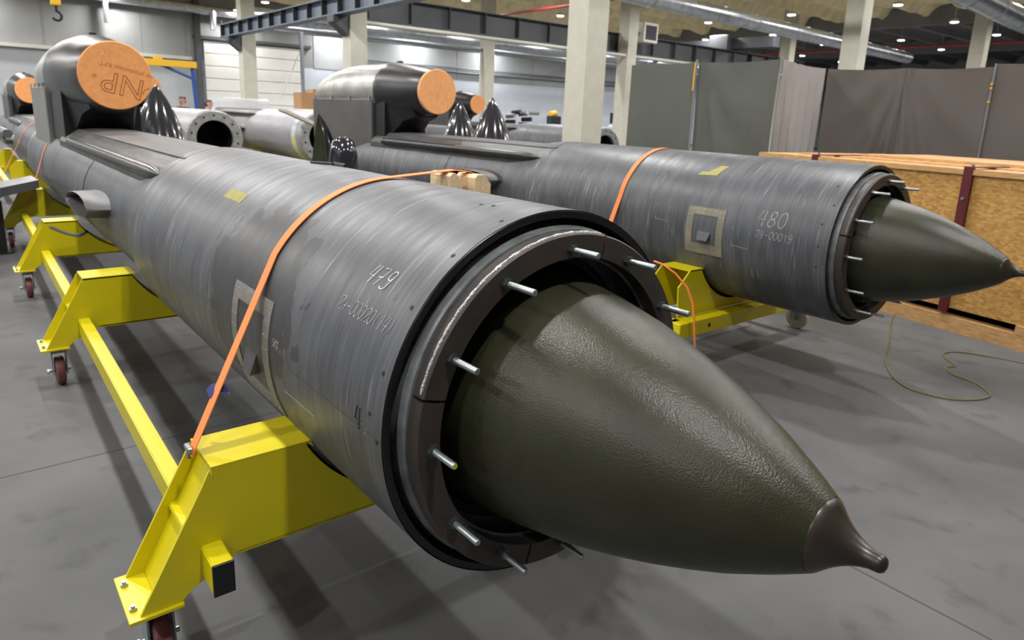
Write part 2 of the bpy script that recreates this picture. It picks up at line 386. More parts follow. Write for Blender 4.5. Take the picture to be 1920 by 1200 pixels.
# ------------------------------------------------------------------ missile
RB = .53
def missile(label, xf, y, z, k, skin, detail, plug_label=None, plug_mat='orange_plug', nose=True, ring='full', zc=None, tail=-10.2, vb=1.0, panel='cowl_panel', sock=.03, nac=True):
    root = thing('missile', (xf, y, 0), label, 'missile', 'missiles on yellow trolleys')
    N = 96 if detail else 48
    u1 = -2.8
    # ---- skin: front barrel, neck, rear barrel
    us = [0, -.004, -.3, -.6, -.9, -1.2, -1.5, -1.8, -2.1, -2.4, -2.7, -2.8] + [u1 - .08 * i for i in range(1, 10)] + [q_ for q_ in (-3.8, -4.3, -5, -6, -7, -8, -9) if q_ > tail + .45] + [tail + .4, tail]
    def rad(u):
        r = RB - .055 * sm(u1 - .02, u1 - .62, u)
        return r if u > tail + .3 else r - .06
    secs = [[Vector((xf + u, y + rad(u) * math.cos(2 * PI * j / N), z + rad(u) * math.sin(2 * PI * j / N))) for j in range(N)] for u in us]
    bm = nb()
    loft(bm, secs, cap=(False, True), uv=lambda i, j: (us[i], 2 * PI * j / N * RB))
    obj('fuselage_skin', bm, skin, root, smooth=True)
    body = root.children[0] if root.children else None
    # inner lining: dark band behind the rim
    bm = nb()
    lathe_x(bm, [(xf - .004, RB), (xf + .001, RB - .004), (xf + .001, RB - .022), (xf - .03, RB - .03), (xf - .5, RB - .03)], y, z, N)
    obj('inner_lining', bm, 'rubber', root, smooth=True)
    # saddle deck on the rear barrel with shoulder strips and rails
    for nm, prof, m in (('saddle_deck', [(-.25, .455), (-.25, .474), (-.12, .488), (0, .492), (.12, .488), (.25, .474), (.25, .455)], 'saddle'),
                        ('shoulder_fairing', [(-.37, .25), (-.375, .355), (-.33, .408), (-.255, .462), (.255, .462), (.33, .408), (.375, .355), (.37, .25)], 'shoulder')):
        bm = nb(); e = -6.2 * k
        prism_x(bm, [(y + a, z + b) for a, b in prof], xf + u1 + (.02 if nm == 'saddle_deck' else -.03), xf + e)
        obj(nm, bm, m, root)
    for s in (-1, 1):
        bm = nb(); px = [0, .06, .14, .26, .5, 1.5, 3.1 * k - .1]
        pr = [.004, .022, .036, .042, .042, .042, .042]
        tube(bm, [(xf + u1 - .06 - q, y + s * .37, z + .378) for q in px], pr, 12)
        obj('side_rail', bm, 'dark_rail', root, smooth=True)
    # ring seam on the rear barrel
    bm = nb(); lathe_x(bm, [(xf - 4.35 * k + .006, .476), (xf - 4.35 * k + .004, .4795), (xf - 4.35 * k - .004, .4795), (xf - 4.35 * k - .006, .476)], y, z, N)
    obj('seam_band', bm, 'dark_rail', root, smooth=True)
    bm = nb(); lathe_x(bm, [(xf + u1 + .006, RB - .003), (xf + u1 + .004, RB + .0012), (xf + u1 - .004, RB + .0012), (xf + u1 - .006, RB - .003)], y, z, 40, R(52), R(128))
    obj('seam_lip', bm, 'dark_rail', root, smooth=True)
    # wing sockets
    for s in (-1, 1):
        bm = nb(); x0 = xf - 3.32 * k; ch = 1.1
        def air(yy, sc, n=24):
            out = []
            for q in range(n):
                a = 2 * PI * q / n
                cx = .5 * (1 - math.cos(a)); t = .085 * sc * math.sin(a) * (1.25 - .5 * cx)
                out.append(Vector((x0 - ch * (cx * sc + .5 * (1 - sc)), yy, z + sock + t + .03 * (1 - cx))))
            return out
        loft(bm, [air(y + s * .40, 1.06), air(y + s * .50, 1.0), air(y + s * .605, .97), air(y + s * .61, .95), air(y + s * .60, .90), air(y + s * .42, .88)])
        obj('wing_socket', bm, 'saddle', root, smooth=True, angle=60)
        bm = nb(); ap = air(y + s * .475, .92)
        bm.faces.new([bm.verts.new(p) for p in ap]); bmesh.ops.solidify(bm, geom=bm.faces[:], thickness=.004)
        obj('socket_web', bm, 'inner_black', root.children[-1])
    # nacelle
    kz = k; zc = z + .99 if zc is None else zc; xd = xf - 5.24 * k
    def nsec(v, ry, rz, dz, n=40):
        return [Vector((xd - v * k, y + ry * kz * math.cos(2 * PI * j / n), zc + dz + rz * kz * math.sin(2 * PI * j / n))) for j in range(n)]
    e = vb - 1.0
    if nac:
        bm = nb()
        loft(bm, [nsec(.02, .235, .235, 0), nsec(-.02, .25, .25, 0), nsec(.03, .268, .266, 0), nsec(.3, .288, .30, .0), nsec(.62, .318, .34, .005), nsec(.86, .336, .352, .012), nsec(.93 + e, .342, .362, .012), nsec(1.0 + e, .334, .348, .01)], cap=(True, True))
        obj('intake_fairing', bm, 'intake', root, smooth=True)
        bm = nb()
        loft(bm, [nsec(.96 + e, .338, .352, .01), nsec(1.8, .338, .352, .01), nsec(2.1, .336, .345, .005), nsec(2.5, .325, .315, -.01), nsec(2.8, .295, .265, -.035), nsec(3.0, .235, .195, -.055), nsec(3.12, .14, .11, -.065), nsec(3.16, .04, .03, -.065)], cap=(False, True))
        obj('engine_cowl', bm, 'cowl', root, smooth=True)
        hw = .34 * kz
        bm = nb(); box(bm, (xd - 2.85 * k, y - hw, z + .25), (xd - (1.0 + e) * k, y + hw, zc - .10), .012)
        pn = obj('cowl_side_panel', bm, panel, root)
        for sd in (-1, 1):
            for q in range(4):
                bm = nb(); xx = xd - (1.06 + e + (1.7 - e) / 3 * q) * k
                box(bm, (xx - .014, y + sd * hw - .01, zc - .125), (xx + .014, y + sd * hw + .01, zc - .06))
                obj('latch_clip', bm, 'cowl', pn)
        bm = nb()
        prism = [(-.30 * kz, z + .35), (-.30 * kz, zc - .12), (.30 * kz, zc - .12), (.30 * kz, z + .35)]
        prism_x(bm, [(y + a_, b_) for a_, b_ in prism], xd - (1.02 + e) * k, xd - .72 * k)
        def chin(v, w, zt, zb): return [Vector((xd - v * k, y - w * kz, zt)), Vector((xd - v * k, y - w * kz * .8, zb)), Vector((xd - v * k, y + w * kz * .8, zb)), Vector((xd - v * k, y + w * kz, zt))]
        loft(bm, [chin(.74, .29, zc - .1, z + .42), chin(.45, .24, zc - .16, zc - .36), chin(.22, .2, zc - .2, zc - .30)], cap=(True, True))
        obj('pylon', bm, 'intake_black', root)
        bm = nb(); box(bm, (xd - .9 * k, y - .03, zc + .33 * kz), (xd - .82 * k, y + .03, zc + .385 * kz), .01)
        obj('lifting_lug', bm, 'dark_steel', root)
    # foam plug in the intake
    if plug_label:
        bm = nb()
        lathe_x(bm, [(xd - .03, .255 * kz), (xd + .035, .262 * kz), (xd + .045, .256 * kz)], y, zc, 56, cap=(True, True))
        p = obj('intake_plug', bm, plug_mat, smooth=True, angle=35)
        tag(p, plug_label, 'foam plug', 'orange foam intake plugs')
        root['plug'] = p.name
    # front: mounting ring in four segments, rim, studs
    if ring == 'full':
        xr = xf + .075
        for j in range(4):
            a0 = R(76.2 + 90 * j - 90); a1 = R(76.2 + 90 * (j + 1) - 90 - 1.0)
            bm = nb()
            n = 26
            prof = [(xr - .045, .412), (xr, .412), (xr + .0015, .414), (xr, .474), (xr - .006, .478), (xr - .045, .478)]
            secs = [[Vector((px, y + r * math.cos(a), z + r * math.sin(a))) for px, r in prof] for a in [a0 + (a1 - a0) * q / n for q in range(n + 1)]]
            loft(bm, secs, cap=(True, True))
            seg = obj('ring_segment', bm, 'ring', root)
            if j == 1:
                bm = nb()
                pts = [(xr - .012, y + .4775 * math.cos(a), z + .4775 * math.sin(a)) for a in [a0 + .02 + (a1 - a0 - .04) * q / 40 for q in range(41)]]
                tube(bm, pts, [.0045 + .0012 * math.sin(q * 2.3) for q in range(41)], 8)
                obj('weld_bead', bm, 'weld' if detail else 'ring_rim', seg, smooth=True)
        bm = nb()
        lathe_x(bm, [(xr - .05, .405), (xr - .047, .47), (xr - .05, .482), (xr - .075, .488), (xr - .08, .482), (xr - .12, .49), (xr - .15, .50), (xr - .155, .405)], y, z, N)
        obj('ring_rim', bm, 'ring_rim', root, smooth=True, angle=25)
        # dark bulkhead inside
        bm = nb(); lathe_x(bm, [(xr - .16, .501), (xr - .16, .38), (xr - .45, .37)], y, z, N)
        obj('bulkhead', bm, 'inner_black', root)
        for j in range(12):
            a = R(30 * j + 1.5); c = Vector((xr, y + .436 * math.cos(a), z + .436 * math.sin(a)))
            bm = nb(); L = .098 + .006 * ((j * 5) % 3)
            tube(bm, [c - Vector((.02, 0, 0)), c + Vector((L - .003, 0, 0)), c + Vector((L, 0, 0))], [.0088, .0088, .0072], 14)
            st = obj('stud', bm, 'zinc', root, smooth=True)
            bm = nb(); hexnut(bm, c + Vector((.001, 0, 0)), (1, 0, 0), .0155, .014)
            tube(bm, [c, c + Vector((.002, 0, 0))], .019, 16)
            obj('nut', bm, 'nut', st)
            if detail and j == 6:
                bm = nb(); tube(bm, [c + Vector((L + .0002, 0, 0)), c + Vector((L + .0014, 0, 0))], .0068, 14)
                obj('paint_dot', bm, 'yellow_end', st)
    elif ring == 'flange':
        bm = nb(); lathe_x(bm, [(xf - .06, .34), (xf + .02, .34), (xf + .02, .50), (xf, .53), (xf - .06, .53)], y, z, 64)
        fl = obj('end_flange', bm, 'flange', root, smooth=True, angle=30)
        bm = nb(); lathe_x(bm, [(xf - .05, .5), (xf - .4, .38), (xf - 1.2, .37)], y, z, 48, cap=(False, True))
        obj('bore', bm, 'inner_black', root)
        for j in range(14):
            a = 2 * PI * (j + .5) / 14; bm = nb()
            tube(bm, [(xf + .015, y + .43 * math.cos(a), z + .43 * math.sin(a)), (xf + .023, y + .43 * math.cos(a), z + .43 * math.sin(a))], .021, 12)
            obj('bolt_hole', bm, 'hole', fl)
    if nose:
        kn = nose
        pr = [(-.45, .392), (-.25, .388), (-.16, .381), (-.06, .3655), (.04, .3475), (.04, .3475), (.12, .3345), (.19, .3205), (.27, .3035), (.34, .284), (.42, .2595), (.50, .232), (.58, .2005), (.66, .1655), (.74, .1235), (.79, .0945), (.815, .079)]
        bm = nb(); lathe_x(bm, [(xf + u * kn, r) for u, r in pr], y, z - .006, N, cap=(True, True))
        ncone = obj('nose_cone', bm, 'olive', root, smooth=True, angle=30)
        bm = nb()
        pr = [(.812, .0775), (.818, .0775), (.83, .0655), (.845, .051), (.86, .0395), (.876, .030), (.893, .0225), (.908, .0185), (.918, .0182), (.926, .0172), (.932, .0135), (.935, .006), (.9355, .001)]
        lathe_x(bm, [(xf + u * kn, r) for u, r in pr], y, z - .006, 48, cap=(True, True))
        obj('nose_tip', bm, 'tip', ncone, smooth=True, angle=60)
    return root

def access_panel(root, y, z, x0, x1, a0, a1, frame_m, prim_m=None):
    """riveted frame with a dark hatch: x0..x1 along, a0 (top) .. a1 (bottom) angles on the left flank"""
    def patch(bm, xa, xb, aa, ab, ra, rb, nx=4, na=10):
        secs = []
        for i in range(nx + 1):
            x = xa + (xb - xa) * i / nx
            A = [aa + (ab - aa) * j / na for j in range(na + 1)]
            secs.append([Vector((x, y + rb * math.cos(a), z + rb * math.sin(a))) for a in A] + [Vector((x, y + ra * math.cos(a), z + ra * math.sin(a))) for a in A[::-1]])
        loft(bm, secs, cap=(True, True))
    w = .055; wa = w / RB
    bm = nb()
    patch(bm, x0, x0 + w, a0, a1, RB - .01, RB + .0035); patch(bm, x1 - w, x1, a0, a1, RB - .01, RB + .0035)
    patch(bm, x0 + w, x1 - w, a0, a0 + wa, RB - .01, RB + .0035); patch(bm, x0 + w, x1 - w, a1 - wa * 1.3, a1, RB - .01, RB + .0035)
    fr = obj('panel_frame', bm, frame_m, root)
    na = 9; spots = []
    for j in range(na):
        for xx in (x0 + .014, x0 + .041, x1 - .014, x1 - .041): spots.append((xx, a0 + (a1 - a0) * (j + .5) / na))
    for q in range(4):
        for a in (a0 + .014 / RB, a0 + .041 / RB, a1 - .014 / RB, a1 - .045 / RB): spots.append((x0 + w + (x1 - x0 - 2 * w) * (q + .5) / 4, a))
    for xx, a in spots:
        bm = nb(); tube(bm, [(xx, y + (RB + .002) * math.cos(a), z + (RB + .002) * math.sin(a)), (xx, y + (RB + .0055) * math.cos(a), z + (RB + .0055) * math.sin(a))], .003, 6)
        obj('rivet', bm, 'rivet', fr)
    bm = nb(); patch(bm, x0 + w + .006, x1 - w - .006, a0 + wa + .012, a1 - wa * 1.3 - .012, RB - .012, RB - .0015)
    h = obj('hatch', bm, 'hatch', root)
    # scoop wedge on the hatch
    am = a0 + (a1 - a0) * .5; ab = a0 + (a1 - a0) * .68; xm = (x0 + x1) / 2
    def P(x, a, r): return Vector((x, y + r * math.cos(a), z + r * math.sin(a)))
    bm = nb()
    q = [P(xm - .05, am, RB - .002), P(xm + .055, am, RB - .002), P(xm + .055, ab, RB - .002), P(xm - .05, ab, RB - .002), P(xm - .04, ab, RB + .03), P(xm + .05, ab, RB + .035)]
    v = [bm.verts.new(p) for p in q]
    for f in ((0, 1, 5, 4), (0, 4, 3), (1, 2, 5), (3, 4, 5, 2), (0, 3, 2, 1)): bm.faces.new([v[i] for i in f])
    obj('vent_scoop', bm, 'hatch', h)
    return fr

def drill_holes(root, y, z, pts, r=.0065):
    for (x, a) in pts:
        bm = nb(); ca, sa = math.cos(a), math.sin(a)
        tube(bm, [(x, y + (RB - .004) * ca, z + (RB - .004) * sa), (x, y + (RB + .0006) * ca, z + (RB + .0006) * sa)], r, 12)
        obj('screw_hole', bm, 'hole', root)

def tape(root, y, z, poly, m='tape'):
    """poly: list of (x, angle); subdivided so it follows the skin"""
    bm = nb(); n = 6
    (p0, p1, p2, p3) = poly
    grid = []
    for i in range(n + 1):
        t = i / n
        A = (p0[0] + (p1[0] - p0[0]) * t, p0[1] + (p1[1] - p0[1]) * t); B = (p3[0] + (p2[0] - p3[0]) * t, p3[1] + (p2[1] - p3[1]) * t)
        row = []
        for j in range(n + 1):
            s = j / n; x = A[0] + (B[0] - A[0]) * s; a = A[1] + (B[1] - A[1]) * s
            row.append(Vector((x, y + (RB + .0008) * math.cos(a), z + (RB + .0008) * math.sin(a))))
        grid.append(row)
    loft(bm, grid, closed_ring=False)
    bmesh.ops.solidify(bm, geom=bm.faces[:], thickness=.0006)
    return obj('paper_tape', bm, m, root)

def ang(y0, z0, y, z): return math.atan2(z - z0, y - y0) % (2 * PI)

Y1, Z1, X1 = 1.243, .926, -1.338
Y2, Z2, X2 = 4.60, .951, -1.96
m1 = missile('large grey missile nearest the camera, chalk number 479, olive nose lowest in the picture', X1, Y1, Z1, 1.16, 'skin_a', True,
             'orange foam plug with brown outlined letters in the nearest engine intake', 'orange_plug', nose=1.0, vb=1.55, panel='cowl_panel_light')
m2 = missile('grey missile marked 480 in chalk, its olive nose before the wooden crate', X2, Y2, Z2, 1.0, 'skin_b', False,
             'pale orange foam plug in the intake of the missile marked 480', 'orange_plug_pale', nose=.945, sock=.10, tail=-6.75)

# details on the near missile
access_panel(m1, Y1, Z1, -2.45, -2.085, R(162), R(206), 'panel_frame')
write('chalk_number', m1, '479', 0, Y1, Z1, RB, -1.635, R(142.5), .058, 'chalk', .0021, slant=.35)
write('chalk_code', m1, '24-00020(14)', 0, Y1, Z1, RB, -1.70, R(153), .040, 'chalk_dim', .0014, slant=.3, adv=.62)
write('marker_digit', m1, '4', 0, Y1, Z1, RB, -1.475, R(181), .06, 'ink', .0020, slant=0)
write('chalk_letter', m1, 'A', 0, Y1, Z1, RB, -1.425, R(181.5), .022, 'chalk_dim', .0009, slant=.1)
write('chalk_measure', m1, '503', 0, Y1, Z1, RB, -2.05, R(176), .022, 'chalk_dim', .0009, slant=0)
write('chalk_bracket', m1, 'l', 0, Y1, Z1, RB, -1.98, R(190), .19, 'chalk_dim', .0009, slant=0)
write('chalk_bracket', m1, '|', 0, Y1, Z1, RB, -1.83, R(194), .16, 'chalk_dim', .0009, slant=0)
write('chalk_bracket', m1, '|', 0, Y1, Z1, RB, -2.88, R(192), .17, 'chalk_dim', .0009, slant=0)
write('chalk_bracket', m1, '|', 0, Y1, Z1, RB, -2.75, R(194), .2, 'chalk_dim', .0009, slant=0)
write('chalk_tally', m1, '|||', 0, Y1, Z1, RB, -1.47, R(144), .018, 'chalk_dim', .0009, slant=0, adv=.35)
drill_holes(m1, Y1, Z1, [(-1.372, ang(Y1, Z1, .932, 1.355)), (-1.372, ang(Y1, Z1, .815, 1.239)), (-1.372, ang(Y1, Z1, .738, 1.087)), (-1.375, ang(Y1, Z1, 1.083, 1.431)), (-1.56, ang(Y1, Z1, 1.153, 1.448)), (-1.515, ang(Y1, Z1, 1.162, 1.45)), (-1.40, ang(Y1, Z1, .716, .978)), (-1.36, ang(Y1, Z1, .713, .92))])
for xa_, xb_ in ((-3.3, -2.62), (-1.9, -1.345)):
    bm = nb(); tube(bm, [(xa_, Y1 - RB - .0002, Z1), (xb_, Y1 - RB - .0002, Z1)], .0012, 5); obj('scribe_line', bm, 'ink', m1)
tape(m1, Y1, Z1, [(-3.05, R(133)), (-3.04, R(127.5)), (-2.83, R(128)), (-2.83, R(133.5))])
bm = nb(); tube(bm, [(-2.97, Y1 + .0, Z1 + RB + .004), (-2.85, Y1 + .05, Z1 + RB + .006)], .006, 8); tube(bm, [(-2.86, Y1 + .06, Z1 + RB - .002), (-2.80, Y1 + .085, Z1 + RB - .006)], .016, 12)
obj('drain_pipe', bm, 'dark_steel', m1)
# details on the second missile
access_panel(m2, Y2, Z2, -3.01, -2.70, R(161.5), R(197.5), 'panel_frame_y')
write('chalk_number', m2, '480', 0, Y2, Z2, RB, -2.46, R(168.5), .105, 'chalk', .0018, slant=.12, adv=.68)
write('chalk_code', m2, '24-00019', 0, Y2, Z2, RB, -2.455, R(177.0), .05, 'chalk_dim', .0018, slant=.1, adv=.66)
write('chalk_bracket', m2, 'U', 0, Y2, Z2, RB, -3.30, R(176), .12, 'chalk_dim', .0014, slant=0)
write('chalk_bracket', m2, 'U', 0, Y2, Z2, RB, -2.63, R(186), .13, 'chalk_dim', .0014, slant=0)
for q_ in (-3.92, -3.87): write('chalk_bracket', m2, '|', 0, Y2, Z2, RB, q_, R(158), .05, 'chalk_dim', .0014, slant=0)
drill_holes(m2, Y2, Z2, [(-2.04, R(131)), (-2.0, R(147)), (-2.03, R(161)), (-2.02, R(176)), (-2.02, R(190))])
tape(m2, Y2, Z2, [(-3.07, R(134.2)), (-3.05, R(130.3)), (-2.90, R(129.3)), (-2.91, R(133.2))])
tape(m2, Y2, Z2, [(-3.0, R(130.3)), (-2.93, R(121.5)), (-2.87, R(121.5)), (-2.90, R(129.6))])

# printed lettering on the near plug (upside down, as the sheet was cut)
def text_on_plug(plug, txt, size, yc, zc, x, theta, outline, m, name):
    cu = bpy.data.curves.new(name, 'FONT'); cu.body = txt; cu.size = size; cu.align_x = 'CENTER'; cu.align_y = 'CENTER'
    if outline: cu.fill_mode = 'NONE'; cu.bevel_depth = outline; cu.bevel_resolution = 1; cu.space_character = 1.05
    else: cu.extrude = .0004
    t = bpy.data.objects.new(name, cu); C.objects.link(t)
    bpy.context.view_layer.update()
    me = bpy.data.meshes.new_from_object(t.evaluated_get(bpy.context.evaluated_depsgraph_get()))
    bpy.data.objects.remove(t)
    # text plane: local x -> +Y of world (to the right seen from the front), local y -> +Z, facing +X
    rot = Matrix.Rotation(theta, 4, 'X') @ Matrix(((0, 0, 1, 0), (1, 0, 0, 0), (0, 1, 0, 0), (0, 0, 0, 1)))
    me.transform(Matrix.Translation(Vector((x, yc, zc))) @ rot)
    me.transform(Matrix.Translation(-plug.location))
    me.materials.clear(); me.materials.append(M[m])
    o = bpy.data.objects.new(name, me); C.objects.link(o); o.parent = plug
    return o
pl = bpy.data.objects[m1['plug']]
XP = X1 - 5.24 * 1.16 + .0455
TH = PI - R(14)
text_on_plug(pl, 'NP', .265, Y1 + .055, Z1 + .99 - .075, XP, TH, .0034, 'print', 'printed_letters')
bm = nb(); tube(bm, [(XP, Y1 + .262 + .05 * math.cos(a), Z1 + .99 - .165 + .06 * math.sin(a)) for a in [R(75 + 11 * q) for q in range(10)]], .0034, 6); obj('printed_arc', bm, 'print', pl)
text_on_plug(pl, 'my production KFT', .056, Y1 + .10, Z1 + .99 + .055, XP + .0006, TH, 0, 'print_dim', 'printed_line')
bm = nb(); tube(bm, [(XP - .001, Y1 - .17, Z1 + .99 - .01), (XP + .0008, Y1 - .17, Z1 + .99 - .01)], .019, 16); obj('registered_mark', bm, 'faint', pl)
write_marks = nb()
for (a, b, c, d) in ((-.13, .16, -.11, .21), (-.11, .165, -.085, .17), (-.07, .19, -.075, .23), (-.04, .17, -.02, .225), (-.19, .12, -.185, .135)):
    tube(write_marks, [(XP, Y1 + a, Z1 + .99 + b), (XP, Y1 + c, Z1 + .99 + d)], .0018, 5)
obj('handwriting', write_marks, 'faint', pl)
pl2 = bpy.data.objects[m2['plug']]
bm = nb(); XP2 = X2 - 5.24 + .0455
for k in range(9):
    a = random.uniform(-.08, .1); b = random.uniform(-.07, .09)
    tube(bm, [(XP2, Y2 + a, Z2 + .99 + b), (XP2, Y2 + a + random.uniform(-.05, .05), Z2 + .99 + b + random.uniform(-.05, .03))], .0018, 5)
obj('handwriting', bm, 'faint', pl2)
for o in (m1, m2): del o['plug']

# ------------------------------------------------------------------ straps
def hull(pts):
    pts = sorted(set(pts)); 
    def half(ps):
        h = []
        for p in ps:
            while len(h) > 1 and (h[-1][0] - h[-2][0]) * (p[1] - h[-2][1]) - (h[-1][1] - h[-2][1]) * (p[0] - h[-2][0]) <= 0: h.pop()
            h.append(p)
        return h
    lo = half(pts); up = half(pts[::-1]); return up  # upper chain, right to left
def strap(name, label, y, z, r, hookl, hookr, xh, xb, w, extra=(), m='orange', group='orange tie-down straps'):
    circ = [(round(y + (r + .004) * math.cos(2 * PI * k / 120), 5), round(z + (r + .004) * math.sin(2 * PI * k / 120), 5)) for k in range(120)]
    ch = hull(circ + [hookl, hookr] + list(extra))[::-1]
    i0 = ch.index(hookl) if hookl in ch else 0
    pts = [p for p in ch if True]
    # cut to the part between the hooks
    pts = pts[pts.index(hookl):pts.index(hookr) + 1]
    n = len(pts); secs = []
    for i, (a, b) in enumerate(pts):
        d = Vector((0, pts[min(i + 1, n - 1)][0] - pts[max(i - 1, 0)][0], pts[min(i + 1, n - 1)][1] - pts[max(i - 1, 0)][1])).normalized()
        nn = Vector((0, -d.z, d.y))
        if i in (0, n - 1): x = xh
        else: x = xb
        c = Vector((x, a, b))
        secs.append([c + Vector((-w / 2, 0, 0)), c + Vector((w / 2, 0, 0)), c + Vector((w / 2, 0, 0)) + nn * .003, c + Vector((-w / 2, 0, 0)) + nn * .003])
    bm = nb(); loft(bm, secs, cap=(True, True))
    root = obj(name, bm, m, smooth=False)
    return tag(root, label, 'strap', group)
blk = [(1.47, 1.478), (1.50, 1.482), (1.575, 1.475), (1.60, 1.46)]
s1 = strap('ratchet_strap', 'broad orange strap over the nearest missile just behind its access panel', Y1, Z1, RB, (.452, .665), (2.034, .665), -2.05, -2.225, .046, blk)
bm = nb(); tube(bm, [(-2.05, .447, .69), (-2.05, .447, .655)], .006, 8); box(bm, (-2.075, .44, .68), (-2.025, .455, .695), .003)
obj('strap_hook', bm, 'zinc', s1)
bm = nb(); lv = [Vector((-2.13, .535, .815)), Vector((-2.125, .548, .83)), Vector((-2.11, .568, .838)), Vector((-2.09, .582, .832))]
loft(bm, [[p + Vector((-.02, 0, .008)), p + Vector((.02, 0, -.008)), p + Vector((.02, -.002, -.01)), p + Vector((-.02, -.002, .006))] for p in lv], cap=(True, True))
obj('folded_tail', bm, 'blue_web', s1)
s2 = strap('ratchet_strap', 'orange strap over the missile marked 480, left of its primer-edged panel', Y2, Z2, RB, (3.82, .34), (5.38, .34), -3.74, -3.68, .042)
bm = nb(); pts = [(-2.92, 3.63, .772), (-2.86, 3.66, .755), (-2.80, 3.72, .70), (-2.74, 3.78, .61), (-2.70, 3.81, .50), (-2.68, 3.82, .38), (-2.66, 3.83, .20), (-2.64, 3.85, .02)]
tube(bm, pts, .007, 8)
tag(obj('strap_tail', bm, 'orange', smooth=True), 'thin orange strap end hanging off the yellow cradle behind the near nose', 'strap')
s3 = strap('ratchet_strap', 'thin orange strap over the tail of the nearest missile above the far yellow cradles', Y1, Z1, .475, (.575, .43), (1.91, .43), -9.5, -9.42, .05)
blocks = []
for (ya, yb, xa, xb, zt, lab) in ((1.455, 1.51, -2.31, -2.17, 1.476, 'small pale timber block under the orange strap, left of the pair'), (1.55, 1.625, -2.27, -2.14, 1.470, 'larger pale timber block under the orange strap, right of the pair')):
    bm = nb()
    zz = Z1 + math.sqrt(max(0, (RB + .002) ** 2 - (yb - Y1) ** 2)); zz2 = Z1 + math.sqrt((RB + .002) ** 2 - (ya - Y1) ** 2)
    prism_x(bm, [(ya, zz2), (ya, zt - .012), (ya + .012, zt), (yb - .03, zt), (yb, zt - .035), (yb, zz)], xa, xb)
    tag(obj('timber_block', bm, 'wood'), lab, 'wooden block', 'timber blocks under the strap')

# ------------------------------------------------------------------ trolleys
def drift(x): return (-x - 1.83) * .0105
def cradle_poly(y0, za, rr, sgn, ztop, zbot, ho):
    """left (sgn=-1) or right half of a saddle plate in (y, z)"""
    zi = ztop - za; yi = math.sqrt(rr * rr - zi * zi)
    a_top = math.atan2(zi, -yi); a_top = a_top if a_top > 0 else a_top + 2 * PI
    arcp = [(y0 + sgn * abs(rr * math.cos(a)), za + rr * math.sin(a)) for a in [a_top + (1.5 * PI - a_top) * q / 14 for q in range(15)]]
    return [(y0 + sgn * ho, ztop)] + arcp + [(y0, zbot), (y0 + sgn * (ho - .05), zbot)]

def caster(parent, x, y, ztop, wheel_m, r=.088, w=.05):
    bm = nb()
    tube(bm, [(x, y, ztop), (x, y, ztop - .03)], .04, 20)
    for s in (-1, 1):
        prism_x(bm, [(y + s * .036 - .003, ztop - .03), (y + s * .036 + .003, ztop - .03), (y + s * .036 + .003, r - .02), (y + s * .036 - .003, r - .02)], x - .045, x + .035)
    box(bm, (x - .05, y - .04, ztop - .04), (x + .045, y + .04, ztop - .028))
    fk = obj('caster_fork', bm, 'fork', parent)
    bm = nb(); n = 32
    prof = [(-w / 2, r * .25), (-w / 2, r * .82), (-w / 2 + .006, r * .97), (-w / 4, r), (w / 4, r), (w / 2 - .006, r * .97), (w / 2, r * .82), (w / 2, r * .25)]
    loft(bm, [[Vector((x + rr * math.cos(2 * PI * q / n), y + yy, r + rr * math.sin(2 * PI * q / n))) for q in range(n)] for yy, rr in prof], cap=(True, True))
    obj('wheel', bm, wheel_m, parent, smooth=True, angle=35)
    bm = nb(); tube(bm, [(x, y - .055, r), (x, y + .055, r)], .009, 10); hexnut(bm, (x, y - .055, r), (0, -1, 0), .014, .01)
    obj('axle_bolt', bm, 'zinc', parent)

